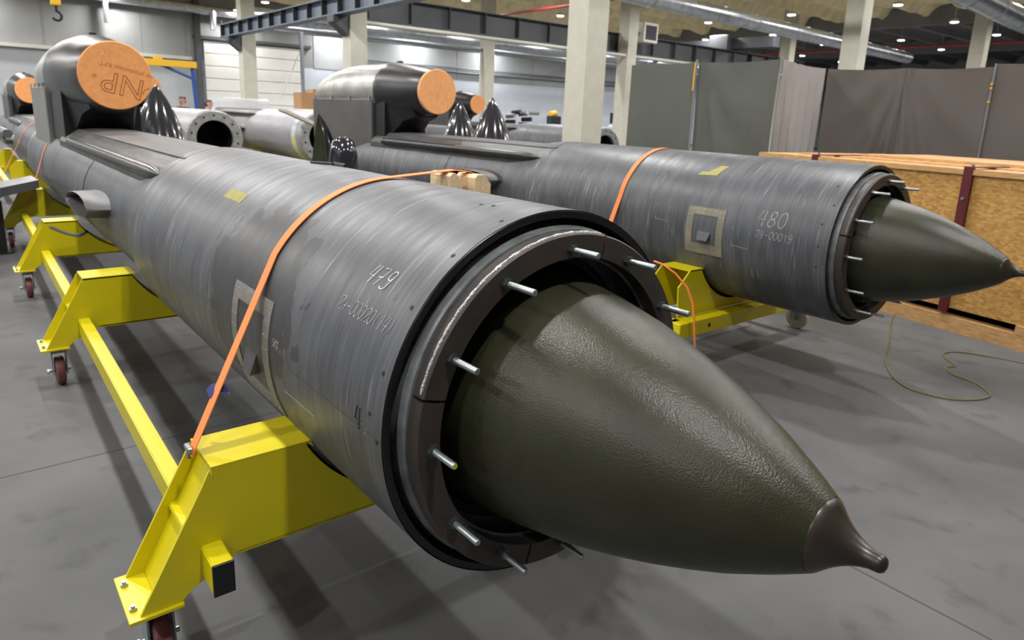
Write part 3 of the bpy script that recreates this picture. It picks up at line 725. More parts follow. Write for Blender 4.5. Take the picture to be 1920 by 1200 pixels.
def near_trolley(label, y0, za, fronts, wheel_m):
    root = thing('transport_trolley', (fronts[0], y0, 0), label, 'trolley', 'yellow missile trolleys')
    for s in (-1, 1):
        bm = nb(); xa, xb = fronts[0] + .115, fronts[-1] - .5
        ya = y0 + s * (y0 - .465 if False else .778)
        dA = drift(xa) if s < 0 else -drift(xa) * 0; dB = drift(xb) if s < 0 else 0
        c0 = Vector((xa, ya + dA, .37)); c1 = Vector((xb, ya + dB, .37))
        secs = [[c + Vector((0, q[0] * .03, q[1] * .05)) for q in ((-1, -1), (1, -1), (1, 1), (-1, 1))] for c in (c0, c1)]
        loft(bm, secs, cap=(True, True))
        bmesh.ops.bevel(bm, geom=[e for e in bm.edges if abs((e.verts[0].co - e.verts[1].co).x) > 1], offset=.004, segments=2, affect='EDGES')
        lb = obj('long_beam', bm, 'yellow', root)
        bm = nb(); box(bm, (xa - .002, ya + dA - .0305, .3195), (xa + .008, ya + dA + .0305, .4205), .003)
        obj('end_cap', bm, 'rubber', lb)
    for xf in fronts:
        d = drift(xf); xb = xf - .22
        bm = nb()
        for s in (-1, 1):
            pl = cradle_poly(y0, za, RB + .012, s, .66, .355, .765)
            pl = [(p[0] + (d if s < 0 and abs(p[0] - y0) > .5 else 0), p[1]) for p in pl]
            prism_x(bm, pl, xf, xf - .010); prism_x(bm, pl, xb + .010, xb)
            # top cover and bottom flange
            box(bm, (xb, min(pl[0][0], y0 + s * .455), .652), (xf, max(pl[0][0], y0 + s * .455), .664))
            box(bm, (xb, min(y0 + s * .70, y0), .352), (xf, max(y0 + s * .70, y0), .362))
            # saddle liner strip following the arc
            arcp = pl[1:16]
            secs = [[Vector((xx, p[0], p[1])) for xx in (xf, xb)] + [Vector((xx, p[0], p[1] - .012)) for xx in (xb, xf)] for p in arcp]
            loft(bm, secs, cap=(True, True))
        cr = obj('cradle', bm, 'yellow', root)
        for s in (-1, 1):
            dd = d if s < 0 else 0
            def Yp(v): return y0 + s * (y0 - v) * 1.0 * -1 * -1 if False else (v + dd if s < 0 else 2 * y0 - v)
            bm = nb()
            fl = [(Yp(.474), .655), (Yp(.452), .61), (Yp(.262), .258), (Yp(.372), .258), (Yp(.400), .285), (Yp(.545), .36), (Yp(.55), .40)]
            prism_x(bm, fl, xf + .0005, xf - .009); prism_x(bm, fl, xb + .009, xb - .0005)
            web = [(Yp(.505), .62), (Yp(.497), .62), (Yp(.315), .262), (Yp(.323), .262)]
            prism_x(bm, web, xf - .009, xb + .009)
            gus = [(Yp(.402), .47), (Yp(.45), .47), (Yp(.446), .46), (Yp(.398), .46)]
            prism_x(bm, gus, xf - .009, xb + .009)
            obj('leg', bm, 'yellow', cr)
            bm = nb(); ya, yb = sorted((Yp(.232), Yp(.378)))
            box(bm, (xb - .012, ya, .246), (xf + .012, yb, .258), .002)
            obj('caster_plate', bm, 'yellow', cr)
            for xx in (xf - .045, xb + .045):
                bm = nb(); yy = Yp(.252); hexnut(bm, (xx, yy, .258), (0, 0, 1), .011, .009); tube(bm, [(xx, yy, .267), (xx, yy, .274)], .006, 10)
                obj('bolt', bm, 'zinc', cr)
            caster(cr, xf - .11, Yp(.325), .246, wheel_m)
    return root
near_trolley('long yellow trolley with maroon casters carrying the nearest missile', Y1, Z1, [-1.94, -4.63, -6.97, -9.54], 'maroon')

def far_trolley(label, y0, za, xs, hb=.76, hw=.93):
    root = thing('transport_trolley', (xs[0], y0, 0), label, 'trolley', 'yellow missile trolleys')
    for xf in xs:
        bm = nb(); xb = xf - .26
        for s in (-1, 1):
            pl = cradle_poly(y0, za, RB + .012, s, .67, .335, .62)
            pl[-1] = (y0 + s * .70, .335); pl[0] = (y0 + s * .60, .67)
            pl.append((y0 + s * .72, .56))
            prism_x(bm, pl, xf, xf - .010); prism_x(bm, pl, xb + .01, xb)
            box(bm, (xb, min(y0 + s * .60, y0 + s * .45), .662), (xf, max(y0 + s * .60, y0 + s * .45), .674))
            arcp = pl[1:16]
            secs = [[Vector((xx, p[0], p[1])) for xx in (xf, xb)] + [Vector((xx, p[0], p[1] - .012)) for xx in (xb, xf)] for p in arcp]
            loft(bm, secs, cap=(True, True))
        cr = obj('cradle', bm, 'yellow', root)
        bm = nb(); box(bm, (xf, y0 - min(.82, hw - .03), .225), (xf + .12, y0 + min(.82, hw - .03), .335), .005)
        cb = obj('cross_beam', bm, 'yellow', cr)
        bm = nb()
        for yy in (y0 - .48,):
            tube(bm, [(xf + .115, yy, .28), (xf + .122, yy, .28)], .016, 14)
        obj('fixing_hole', bm, 'hole', cr)
        for s in (-1, 1):
            caster(cr, xf + .04, y0 + s * hw, .235, 'cream_wheel', .1, .045)
            bm = nb(); box(bm, (xf - .03, y0 + s * hw - .055, .235), (xf + .12, y0 + s * hw + .055, .25), .002); box(bm, (xf + .0, min(y0 + s * .6, y0 + s * hw), .237), (xf + .1, max(y0 + s * .6, y0 + s * hw), .25))
            obj('caster_plate', bm, 'yellow', cr)
    for s in (-1, 1):
        bm = nb(); box(bm, (xs[-1] - .4, y0 + s * hb - .04, .225), (xs[0] + .05, y0 + s * hb + .04, .335), .004)
        obj('long_beam', bm, 'yellow', root)
    return root
far_trolley('yellow trolley with cream wheels under the missile marked 480', Y2, Z2, [-2.88, -5.6, -8.2])

# ------------------------------------------------------------------ wooden crate (stands slightly turned)
CU = Vector((.978, -.21, 0)).normalized(); CN = Vector((.21, .978, 0)).normalized(); CO = Vector((-4.365, 7.185, 0))
def cp(u, v, z): return CO + CU * u + CN * v + Vector((0, 0, z))
def cbox(bm, u0, u1, v0, v1, z0, z1):
    vs = [bm.verts.new(cp(u, v, z)) for z in (z0, z1) for u, v in ((u0, v0), (u1, v0), (u1, v1), (u0, v1))]
    for f in ((0, 3, 2, 1), (4, 5, 6, 7), (0, 1, 5, 4), (1, 2, 6, 5), (2, 3, 7, 6), (3, 0, 4, 7)): bm.faces.new([vs[i] for i in f])
cr = thing('wooden_crate', tuple(cp(2.0, .9, 0)), 'big chipboard crate with maroon steel straps behind the missile marked 480', 'crate')
CL = 4.6; CD = 1.75
bm = nb(); cbox(bm, 0, CL, 0, CD, .20, 1.36); obj('board_wall', bm, 'osb', cr)
bm = nb(); cbox(bm, -.02, CL + .02, -.03, CD + .03, 1.36, 1.405); cbox(bm, .25, CL, .3, CD, 1.405, 1.42); cbox(bm, .9, 3.4, .5, CD - .1, 1.42, 1.45); obj('lid', bm, 'pine', cr)
bm = nb(); cbox(bm, -.02, CL, -.02, .10, .0, .13); obj('skid', bm, 'pine', cr)
bm = nb(); cbox(bm, -.02, CL, CD - .1, CD, 0, .13); obj('skid', bm, 'pine', cr)
bm = nb(); cbox(bm, -.02, 1.75, -.025, .04, .13, .20); obj('base_rail', bm, 'pine', cr)
bm = nb(); cbox(bm, 2.9, CL, -.025, .04, .13, .20); obj('base_rail', bm, 'pine', cr)
for u in (.71, 2.27):
    bm = nb(); cbox(bm, u, u + .075, -.036, -.004, .16, 1.42); cbox(bm, u, u + .075, -.036, CD, 1.4205, 1.428)
    st = obj('steel_strap', bm, 'red_steel', cr)
    for zz in (1.44, 1.16, .3):
        bm = nb(); c = cp(u + .037, -.036, zz) if zz < 1.4 else cp(u + .037, .02, 1.428)
        tube(bm, [c, c + (-CN * .012 if zz < 1.4 else Vector((0, 0, .02)))], .013, 10); obj('bolt', bm, 'zinc', st)
bm = nb(); cbox(bm, 2.72, 3.6, .55, 1.25, 1.4505, 1.60)
tag(obj('cardboard_box', bm, 'card'), 'plain cardboard box lying on the wooden crate at the right edge', 'box')

# cable hanging from the second nose to the floor
bm = nb()
pts = [(-2.62, 7.08, .006), (-2.45, 6.5, .006), (-2.196, 5.866, .006), (-2.034, 5.408, .006), (-1.92, 5.17, .006), (-1.826, 5.021, .006), (-1.73, 4.91, .006), (-1.62, 4.85, .006), (-1.437, 4.877, .006), (-1.33, 4.98, .006), (-1.275, 5.12, .006), (-1.29, 5.241, .006), (-1.419, 5.38, .006), (-1.581, 5.433, .006), (-1.66, 5.56, .006), (-1.64, 5.666, .006), (-1.76, 5.80, .006), (-1.80, 5.92, .006), (-1.747, 6.05, .006), (-1.55, 6.15, .006), (-1.355, 6.2, .006), (-1.1, 6.2, .006)]
def smooth_path(p, n=6):
    P = [Vector(q) for q in p]; out = []
    for i in range(len(P) - 1):
        a, b, c, d = P[max(i - 1, 0)], P[i], P[i + 1], P[min(i + 2, len(P) - 1)]
        for k in range(n):
            t = k / n
            out.append(.5 * ((2 * b) + (-a + c) * t + (2 * a - 5 * b + 4 * c - d) * t * t + (-a + 3 * b - 3 * c + d) * t ** 3))
    return out + [P[-1]]
tube(bm, smooth_path(pts), .0045, 6)
tag(obj('floor_cable', bm, 'cable', smooth=True), 'thin olive cable looping over the floor in front of the wooden crate', 'cable')
bm = nb(); pts = [(-5.5, .66, .80), (-5.6, .62, .76), (-5.9, .58, .73), (-6.3, .52, .72)]
tube(bm, smooth_path(pts), .012, 8)
tag(obj('loose_hose', bm, 'dark_rail', smooth=True), 'short black hose hanging below the wing socket of the nearest missile', 'hose')

# ------------------------------------------------------------------ curtains
def curtain(p0, p1, z0, z1, m, label, folds=7, amp=.03, sag=0.0, seed=1):
    p0 = Vector((p0[0], p0[1], 0)); p1 = Vector((p1[0], p1[1], 0)); d = p1 - p0; L = d.length; d.normalize(); nrm = Vector((-d.y, d.x, 0))
    rnd = random.Random(seed); nx, nz_ = 60, 16; ph = rnd.uniform(0, 6)
    secs = []
    for i in range(nx + 1):
        u = i / nx; row = []
        for j in range(nz_ + 1):
            v = j / nz_
            q = noise.noise(Vector((u * 2.2 + seed * 3, v * 1.4, seed))) * .05 * (1.2 - v) + amp * math.sin(u * folds * 2 * PI + ph + 1.2 * math.sin(3 * u + v)) * (.5 + .5 * (1 - v))
            # drape creases fanning out from the hanging corner
            if sag:
                w = (1 - u if sag > 0 else u) * 1.0 + .02; g = math.atan2(1.02 - v, w); rr = math.hypot(1 - v, w)
                q += abs(sag) * .035 * math.sin(g * 13 + 2 * noise.noise(Vector((u * 2, v * 2, seed)))) * min(1, rr * 1.6) * max(0, 1.25 - rr)
            row.append(p0 + d * (u * L) + nrm * q + Vector((0, 0, z0 + (z1 - z0) * v - .02 * math.sin(PI * u) * v)))
        secs.append(row)
    bm = nb(); loft(bm, secs, closed_ring=False); bmesh.ops.solidify(bm, geom=bm.faces[:], thickness=.003)
    return tag(obj('welding_curtain', bm, m, smooth=True, angle=70), label, 'curtain', 'hanging workshop curtains')
ZT = 2.5
curtain((-7.17, 8.0), (-5.96, 7.97), .05, ZT, 'curt_g', 'green-grey curtain panel left of the orange cord, beside the concrete column', 2, .012, 0, 1)
curtain((-5.94, 7.97), (-4.80, 8.04), .05, ZT, 'curt_g', 'green-grey curtain panel between the orange cord and the pale curtain', 2, .02, -.8, 2)
curtain((-4.76, 8.08), (-4.98, 9.55), .05, ZT, 'curt_w', 'pale grey pleated curtain turned edge-on between two dark runs', 6, .03, 0, 3)
curtain((-4.97, 9.58), (-4.04, 9.80), .05, ZT, 'curt_b', 'brown-grey curtain panel with fanned creases right of the pale curtain', 1, .02, 1.3, 4)
curtain((-4.03, 9.80), (-3.06, 9.92), .05, ZT, 'curt_b', 'brown-grey curtain panel in the middle above the crate', 1, .02, -1.3, 5)
curtain((-3.05, 9.92), (-1.2, 9.80), .05, ZT + .03, 'curt_b', 'brown-grey curtain panel at the right edge of the picture', 3, .02, .3, 6)
for (x, y, lab) in ((-5.95, 7.94, 'thin curtain pole with an orange cord on the left curtain run'), (-4.78, 8.05, 'thin curtain pole at the corner of the pale curtain'), (-3.055, 9.88, 'thin curtain pole with orange ties right of the middle curtain')):
    t = thing('curtain_pole', (x, y, 0), lab, 'pole', 'poles of the curtain runs')
    bm = nb(); tube(bm, [(x, y, 0), (x, y, ZT + .03)], .013, 8); obj('shaft', bm, 'grey_pipe', t, smooth=True)
    bm = nb(); box(bm, (x - .15, y - .05, 0), (x + .15, y + .05, .012)); obj('foot', bm, 'grey_pipe', t)
    if x < -5:
        bm = nb(); tube(bm, [(x - .01, y - .02, ZT), (x - .012, y - .022, 2.30), (x - .012, y - .025, 2.12)], [.006, .012, .009], 6); obj('cord', bm, 'jib_y', t)
    elif x > -4:
        for zz in (2.28, 2.23, 2.07):
            bm = nb(); tube(bm, [(x, y - .02, zz), (x, y - .02, zz + .025)], .016, 8); obj('tie', bm, 'jib_y', t)

# ------------------------------------------------------------------ the hall
XW, XE, YS, YN, ZC = -35.6, 12.0, -13.0, 60.0, 7.2
bm = nb(); box(bm, (XW - .2, YS, -.2), (XE, YN, 0)); struct('floor', bm, 'floor')
bm = nb()
for x in (-8.8, -3.62, 1.5, -14.0, -19.2): box(bm, (x - .004, YS, 0), (x + .004, YN, .0008))
for y in (-2.6, 2.6, 7.8, 13.0): box(bm, (XW, y - .004, 0), (XE, y + .004, .0008))
struct('trim_1', bm, 'joint')
bm = nb(); box(bm, (XW - .2, YS, 0), (XW, 9.3, 3.70)); struct('wall_far', bm, 'wall')
bm = nb()
box(bm, (XW - .2, YS, 3.70), (XW, YN, ZC))
for k in range(40): box(bm, (XW, YS + k * 1.83, 3.75), (XW + .015, YS + k * 1.83 + .03, ZC))
struct('wall_far', bm, 'wall_up')
bm = nb(); box(bm, (XW - .2, 9.3, 0), (XW, YN, 3.70)); struct('wall_far', bm, 'wall_white')
bm = nb()
for k in range(14): box(bm, (XW + .0, 15.2 + k * 3.0, 3.72), (XW + .03, 18.16 + k * 3.0, 6.2))
struct('wall_far', bm, 'wall')
bm = nb(); box(bm, (XW, YS, 3.66), (XW + .22, 9.2, 3.80)); struct('trim_2', bm, 'pale_pipe')
bm = nb()
for k in range(8): box(bm, (XW + .04, 9.75, .05 + .57 * k), (XW + .10, 14.6, .60 + .57 * k), .02)
struct('door_1', bm, 'door')
bm = nb(); box(bm, (XW, 9.3, 4.65), (XW + .2, 15.0, 4.80)); box(bm, (XW, 9.35, 0), (XW + .35, 9.6, ZC)); struct('trim_3', bm, 'girder')
bm = nb(); box(bm, (XW - .2, YS - .2, 0), (XE, YS, ZC)); struct('wall_left', bm, 'wall')
bm = nb(); box(bm, (XE, YS, 0), (XE + .2, YN, ZC)); struct('wall_behind', bm, 'wall')
bm = nb(); box(bm, (XW - .2, YN, 0), (XE, YN + .2, ZC)); struct('wall_right', bm, 'wall_up')

def ceiling_grid(x0, x1, y0, y1, dx, dy, lump, m, pitch):
    nx = int((x1 - x0) / dx); ny = int((y1 - y0) / dy); secs = []
    for i in range(nx + 1):
        x = x0 + (x1 - x0) * i / nx; row = []
        f = abs(((x / pitch) % 1) - .5) * 2          # 1 at a rib
        rib = sm(.66, .86, f) * .42
        for j in range(ny + 1):
            y = y0 + (y1 - y0) * j / ny
            q = noise.noise(Vector((x * .9, y * .9, 1))) * .16 + noise.noise(Vector((x * 2.6, y * 2.6, 5))) * .07 if lump else 0
            row.append(Vector((x, y, ZC - rib - lump * (q + .08))))
        secs.append(row)
    bm = nb(); loft(bm, secs, closed_ring=False)
    ex = bmesh.ops.extrude_face_region(bm, geom=bm.faces[:])
    bmesh.ops.translate(bm, verts=[v for v in ex['geom'] if isinstance(v, bmesh.types.BMVert)], vec=(0, 0, .25))
    return struct('ceiling', bm, m, smooth=bool(lump), angle=60)
ceiling_grid(XW - .2, XE, YS, 34.6, .2, .55, 1, 'foam', 1.95)
ceiling_grid(XW - .2, XE, 34.6, YN, .14, 2.0, 0, 'ceil', 1.95)
bm = nb(); box(bm, (XW, 34.4, 6.35), (XE, 34.9, ZC - .1)); box(bm, (XW, 46.6, 6.35), (XE, 47.1, ZC - .1)); struct('trim_4', bm, 'ceil')

def column(x, y, lab, corbel=False):
    t = thing('column', (x, y, 0), lab, 'column', 'concrete columns'); t['kind'] = 'structure'
    bm = nb(); box(bm, (x - .5, y, 0), (x, y + .5, ZC - .02), .012)
    obj('shaft', bm, 'conc', t)
    if corbel:
        bm = nb(); prism = [(y - .45, 4.12), (y - .45, 3.95), (y - .02, 3.62), (y - .02, 4.12)]
        prism_x(bm, prism, x - .45, x - .05); obj('corbel', bm, 'girder', t)
    return t
column(-8.8, 8.65, 'thick pale concrete column nearest the camera, in the middle of the picture')
column(-17.8, 8.65, 'pale concrete column with a crane corbel left of the missile marked 480', True)
column(-26.6, 8.65, 'concrete column with a dark side in front of the white sectional door', True)
column(-26.6, 19.7, 'far concrete column behind the pale orange plug')
column(-17.9, 19.7, 'concrete column carrying the fan heater, left of the curtains')
column(-9.45, 19.7, 'tall concrete column rising behind the brown-grey curtains')
column(-17.9, 30.7, 'distant concrete column above the pale curtain')
column(-10.0, 30.7, 'dim concrete column above the curtains near the right edge')

def ibeam(name, p0, p1, h, w, m, label, stiff=1.3):
    p0 = Vector(p0); p1 = Vector(p1); d = (p1 - p0); L = d.length; d.normalize(); s = Vector((-d.y, d.x, 0)); up = Vector((0, 0, 1))
    def bx(bm, a, b, hw, z0, z1):
        vs = [bm.verts.new(p0 + d * u + s * v + up * z) for z in (z0, z1) for u, v in ((a, -hw), (b, -hw), (b, hw), (a, hw))]
        for f in ((0, 3, 2, 1), (4, 5, 6, 7), (0, 1, 5, 4), (1, 2, 6, 5), (2, 3, 7, 6), (3, 0, 4, 7)): bm.faces.new([vs[i] for i in f])
    t = thing(name, tuple(p0), label, 'girder', 'overhead crane girders')
    bm = nb(); bx(bm, 0, L, w / 2, 0, .03); bx(bm, 0, L, w / 2, h - .03, h); bx(bm, 0, L, .012, .03, h - .03); obj('beam', bm, m, t)
    u = .2
    while u < L:
        bm = nb(); bx(bm, u, u + .02, w / 2 - .01, .03, h - .03); u += stiff
        obj('stiffener', bm, 'girder' if m == 'girder' else 'dark_steel', t)
    return t
ibeam('crane_girder', (-27.9, 8.4, 4.12), (-10.4, 8.4, 4.12), .46, .34, 'blue_girder', 'blue-grey crane girder with stiffeners at the top left', 1.0)
ibeam('crane_girder', (-18.5, 9.3, 4.15), (-18.5, 33.0, 4.15), .68, .34, 'girder', 'long dark crane girder across the hall behind the nearest column', 1.35)
bm = nb(); box(bm, (-24.5, 27.0, 4.9), (-16.5, 27.5, 5.35), .02); box(bm, (-19.5, 26.7, 4.85), (-18.5, 27.8, 5.5), .05)
tag(obj('crane_carriage', bm, 'girder'), 'dark crane carriage above the green-grey curtains', 'crane')

def pipe(name, pts, r, m, label, cat='pipe', group=None, n=10):
    bm = nb(); tube(bm, pts, r, n); return tag(obj(name, bm, m, smooth=True), label, cat, group)
pipe('sprinkler_pipe', [(-22.6, 17.2, 5.5), (0, 17.2, 5.5)], .05, 'pipe_red', 'dark red sprinkler pipe left of the nearest column')
pipe('sprinkler_pipe', [(XW, 35.1, 5.5), (XE, 35.1, 5.5)], .06, 'pipe_red', 'dark red sprinkler pipe running above the curtains')
d1 = thing('air_duct', (-13.8, 25, 4.75), 'round silver air duct slanting across the ceiling right of the nearest column', 'duct', 'silver air ducts')
bm = nb(); A = Vector((-13.0, 9.0, 5.0)); B = Vector((-14.35, 34.8, 5.0)); tube(bm, [A, B], .24, 24); obj('duct_run', bm, 'galv', d1, smooth=True)
for k in range(14):
    p = A.lerp(B, (k + .5) / 14); q = A.lerp(B, (k + .5) / 14 + .002)
    bm = nb(); tube(bm, [p, q], .252, 24); obj('duct_joint', bm, 'galv', d1, smooth=True)
d2 = thing('air_duct', (-7.3, 24, 4.75), 'round silver air duct at the top right corner', 'duct', 'silver air ducts')
bm = nb(); A = Vector((-6.3, 9, 5.0)); B = Vector((-8.3, 42, 5.0)); tube(bm, [A, B], .3, 24); obj('duct_run', bm, 'galv', d2, smooth=True)
for k in range(14):
    p = A.lerp(B, (k + .5) / 14); q = A.lerp(B, (k + .5) / 14 + .002)
    bm = nb(); tube(bm, [p, q], .312, 24); obj('duct_joint', bm, 'galv', d2, smooth=True)
pipe('air_pipe', [(-18.0, 9.2, 4.02), (-18.0, 33, 4.02)], .06, 'pale_pipe', 'pale pipe running below the dark crane girder')
d3 = thing('air_duct', (-29.2, 24, 4.9), 'silver air duct in front of the white far wall behind the columns', 'duct', 'silver air ducts')
bm = nb(); tube(bm, [(-29.2, 9.5, 5.25), (-29.2, 46, 5.25)], .28, 20); obj('duct_run', bm, 'galv', d3, smooth=True)
for k in range(8):
    bm = nb(); tube(bm, [(-29.2, 11 + 4 * k, 5.25), (-29.2, 11.06 + 4 * k, 5.25)], .30, 20); obj('duct_joint', bm, 'galv', d3, smooth=True)
pipe('air_pipe', [(-26.9, 9.2, 4.62), (-26.9, 40, 4.62)], .07, 'grey_pipe', 'grey pipe crossing behind the pale orange plug')
pipe('wall_pipe', [(XW + .15, 18, 4.35), (XW + .15, 44, 4.35)], .05, 'grey_pipe', 'upper grey pipe along the white far wall', group='grey pipes along the far wall')
pipe('wall_pipe', [(XW + .15, 18, 4.12), (XW + .15, 44, 4.12)], .05, 'grey_pipe', 'lower grey pipe along the white far wall', group='grey pipes along the far wall')
pipe('exhaust_pipe', [(XW + .5, 4.5, 5.98), (XW + .5, 13, 5.84)], .20, 'galv', 'silver pipe high on the left wall under the roof', n=16)
bm = nb(); box(bm, (-28.5, 8.5, 4.62), (-28.25, 40, 4.80)); tag(obj('crane_rail', bm, 'girder'), 'dark crane rail in front of the white wall between the columns', 'girder')
pipe('hanging_bracket', [(XW + .6, 5.75, 5.9), (XW + .6, 5.75, 4.9)], .11, 'grey_pipe', 'grey bracket hanging from the silver pipe on the left wall', 'bracket', n=6)
pipe('hanging_bracket', [(XW + .6, 10.1, 5.9), (XW + .6, 10.1, 5.05)], .14, 'galv', 'silver downpipe hanging by the dark wall post', 'bracket', n=6)
bm = nb(); tube(bm, [(XW + .1, 6.6, 5.98), (XW + .1, 6.6, 5.99)], .1, 8); bm.free()

# fan heater on the column
t = thing('fan_heater', (-17.85, 20.6, 4.5), 'grey box fan heater hung on a concrete column at the top', 'heater')
bm = nb(); box(bm, (-18.2, 20.35, 4.55), (-17.75, 21.15, 5.25), .02); obj('case', bm, 'pale_pipe', t)
bm = nb(); box(bm, (-17.76, 20.45, 4.65), (-17.735, 21.05, 5.15)); obj('grille', bm, 'screen', t)
bm = nb(); box(bm, (-18.05, 20.2, 4.8), (-17.95, 20.4, 4.9)); obj('arm', bm, 'grey_pipe', t)

# crane hook, jib
t = thing('crane_hook', (-12.0, 1.36, 2.6), 'yellow chain block with a black hook hanging at the top left', 'hook')
bm = nb(); box(bm, (-12.06, 1.30, 2.95), (-11.94, 1.42, 3.4), .02); obj('block', bm, 'jib_y', t)
bm = nb(); tube(bm, [(-12, 1.36, 3.4), (-12, 1.36, 7.0)], .02, 8); obj('chain', bm, 'dark_steel', t)
bm = nb(); tube(bm, [(-12, 1.36, 2.95), (-12, 1.36, 2.88)] + [(-12, 1.36 + .055 * math.sin(a), 2.82 + .06 * math.cos(a)) for a in [R(20 + 25 * q) for q in range(10)]], .018, 8); obj('hook', bm, 'dark_steel', t, smooth=True)
t = thing('jib_crane', (-22.3, 5.9, 0), 'jib crane with a yellow arm on a blue post behind the nearest engine', 'crane')
bm = nb(); tube(bm, [(-22.3, 5.9, 0), (-22.2, 5.75, 2.72)], .06, 12); obj('post', bm, 'jib_b', t)
bm = nb(); box(bm, (-22.4, 3.4, 2.70), (-22.1, 5.85, 2.88)); obj('arm', bm, 'jib_y', t)
bm = nb(); tube(bm, [(-22.2, 5.75, 2.4), (-22.2, 4.9, 2.74)], .04, 8); obj('brace', bm, 'jib_b', t)
bm = nb(); box(bm, (-22.35, 4.75, 2.88), (-22.15, 4.95, 2.97)); obj('trolley', bm, 'jib_y', t)

# ------------------------------------------------------------------ lamps
LX = [.25, -3.65, -7.55, -11.5, -15.5, -19.4, -23.3, -27.0, -30.9, -34.6]
LY = [-9.3, -4.2, .9, 6.0, 11.1, 16.2, 21.2, 26.4, 31.6, 36.5, 41.5, 46.4]
POWER = 230.0
for x in LX:
    for y in LY:
        if (y > 30 and x < -31) or (x > 0 and y > 12): continue
        zl = 6.0
        side = 'near' if x > -10 else 'far'
        t = thing('high_bay_lamp', (x, y, zl), 'round white high bay lamp hanging from the ceiling in the regular lamp grid', 'lamp', 'high bay lamps in the ceiling grid')
        bm = nb(); lathe_z(bm, [(zl + .12, .05), (zl + .10, .13), (zl + .02, .17), (zl, .17), (zl, .155)], x, y, 20, cap=(True, False)); obj('housing', bm, 'lamp_body', t, smooth=True)
        bm = nb(); lathe_z(bm, [(zl + .005, .15), (zl - .02, .14), (zl - .03, .08)], x, y, 20, cap=(True, True)); obj('diffuser', bm, 'lamp', t, smooth=True)
        bm = nb(); tube(bm, [(x, y, zl + .12), (x, y, ZC - .05)], .012, 6); obj('stem', bm, 'lamp_body', t)
        ld = bpy.data.lights.new('lamp_light', 'AREA'); ld.shape = 'DISK'; ld.size = .28; ld.energy = POWER; ld.color = (1, .985, .985); ld.spread = R(172)
        lo = bpy.data.objects.new('lamp_light', ld); C.objects.link(lo); lo.location = (0, 0, -.045); lo.parent = t

# ------------------------------------------------------------------ rear missiles and loose parts
m3 = missile('dark missile far left, standing behind the tail of the nearest one', -12.7, 1.40, .84, 1.0, 'skin_b', False, 'orange foam plug at the far left edge, half hidden by a grey panel', 'orange_plug', nose=None, ring='flange')
m4 = missile('distant grey missile behind the nearest column', -11.6, 12.2, 1.0, 1.0, 'skin_b', False, 'small orange foam plug just right of the pale one, far away', 'orange_plug', nose=None, ring='flange', tail=-9)
m5 = missile('pale grey missile body with an open bolted flange right of the nearest engine', -14.0, 3.95, 1.06, 1.0, 'tube_grey', False, 'orange foam plug half hidden behind the near engine plug', 'orange_plug', nose=None, ring='flange', tail=-9)
m6 = missile('pale grey missile body with a yellow taped band beside the upright half fairing', -13.0, 5.75, 1.14, 1.0, 'tube_grey', False, None, nose=None, ring='flange', tail=-7.2, nac=False)
for o in (m3, m4, m5): del o['plug']
for q0, q1, mm in ((60, 120, 'wall_white'), (120, 420, 'tape')):
    bm = nb(); lathe_x(bm, [(-13.42, RB), (-13.42, RB + .003), (-13.22, RB + .003), (-13.22, RB)], 5.75, 1.14, 24, R(q0 + 90 - 30), R(q1 + 90 - 30)); obj('tape_band', bm, mm, m6, smooth=True)
far_trolley('yellow trolley at the far left edge under the dark rear missile', 1.40, .84, [-13.8, -17.0])
far_trolley('yellow trolley under the pale grey missile body with the open flange', 3.95, 1.06, [-14.8, -18.0], .6, .74)
far_trolley('yellow trolley under the pale grey missile body with the taped band', 5.75, 1.14, [-13.9, -17.5], .6, .74)
far_trolley('yellow trolley behind the nearest column under the distant missile', 12.2, 1.0, [-12.5, -15.6])
strap('ratchet_strap', 'short orange strap at the far left edge over the dark rear missile', 1.40, .84, RB, (.55, .34), (2.1, .34), -14.0, -14.1, .06)

def lathe_dir(bm, c, d, prof, n=48, cap=(False, False), a0=0, a1=2 * PI):
    a, b, d = frame_from(d); c = Vector(c); full = abs(a1 - a0 - 2 * PI) < 1e-5; cnt = n if full else n + 1
    loft(bm, [[c + d * x + (a * math.cos(a0 + (a1 - a0) * k / n) + b * math.sin(a0 + (a1 - a0) * k / n)) * r for k in range(cnt)] for x, r in prof], closed_ring=full, cap=cap)
bm = nb(); tube(bm, [(-13.5, 5.04, 1.635), (-13.2, 5.06, 1.61), (-11.9, 5.16, 1.375)], [.03, .045, .04], 6)
tag(obj('guide_bar', bm, 'panel_frame_y'), 'yellow-edged bar slanting over the pale grey missile body with the taped band', 'bar')

# glossy nose fairings standing on the floor
def fairing(x, y, h, rb, label, twist=0):
    prof = [(h * q, rb * (1 - q ** 1.75) ** .82 if q < 1 else .002) for q in [0, .1, .2, .3, .4, .5, .6, .7, .78, .85, .9, .94, .97, .99, 1]]
    t = thing('nose_fairing', (x, y, 0), label, 'fairing', 'glossy black nose fairings standing on end')
    bm = nb(); lathe_z(bm, prof, x, y, 48, cap=(True, False)); obj('shell', bm, 'gloss', t, smooth=True, angle=80)
    bm = nb(); lathe_z(bm, [(0, rb + .02), (.04, rb + .02), (.04, rb - .02)], x, y, 48); obj('base_ring', bm, 'flange', t)
    return t
fairing(-11.35, 2.42, 1.95, .56, 'glossy black nose fairing standing right beside the nearest engine plug')
fairing(-10.2, 7.02, 1.93, .5, 'glossy black nose fairing partly hidden by the pale orange plug')
fairing(-9.0, 6.82, 1.97, .56, 'glossy black nose fairing standing free left of the nearest column')
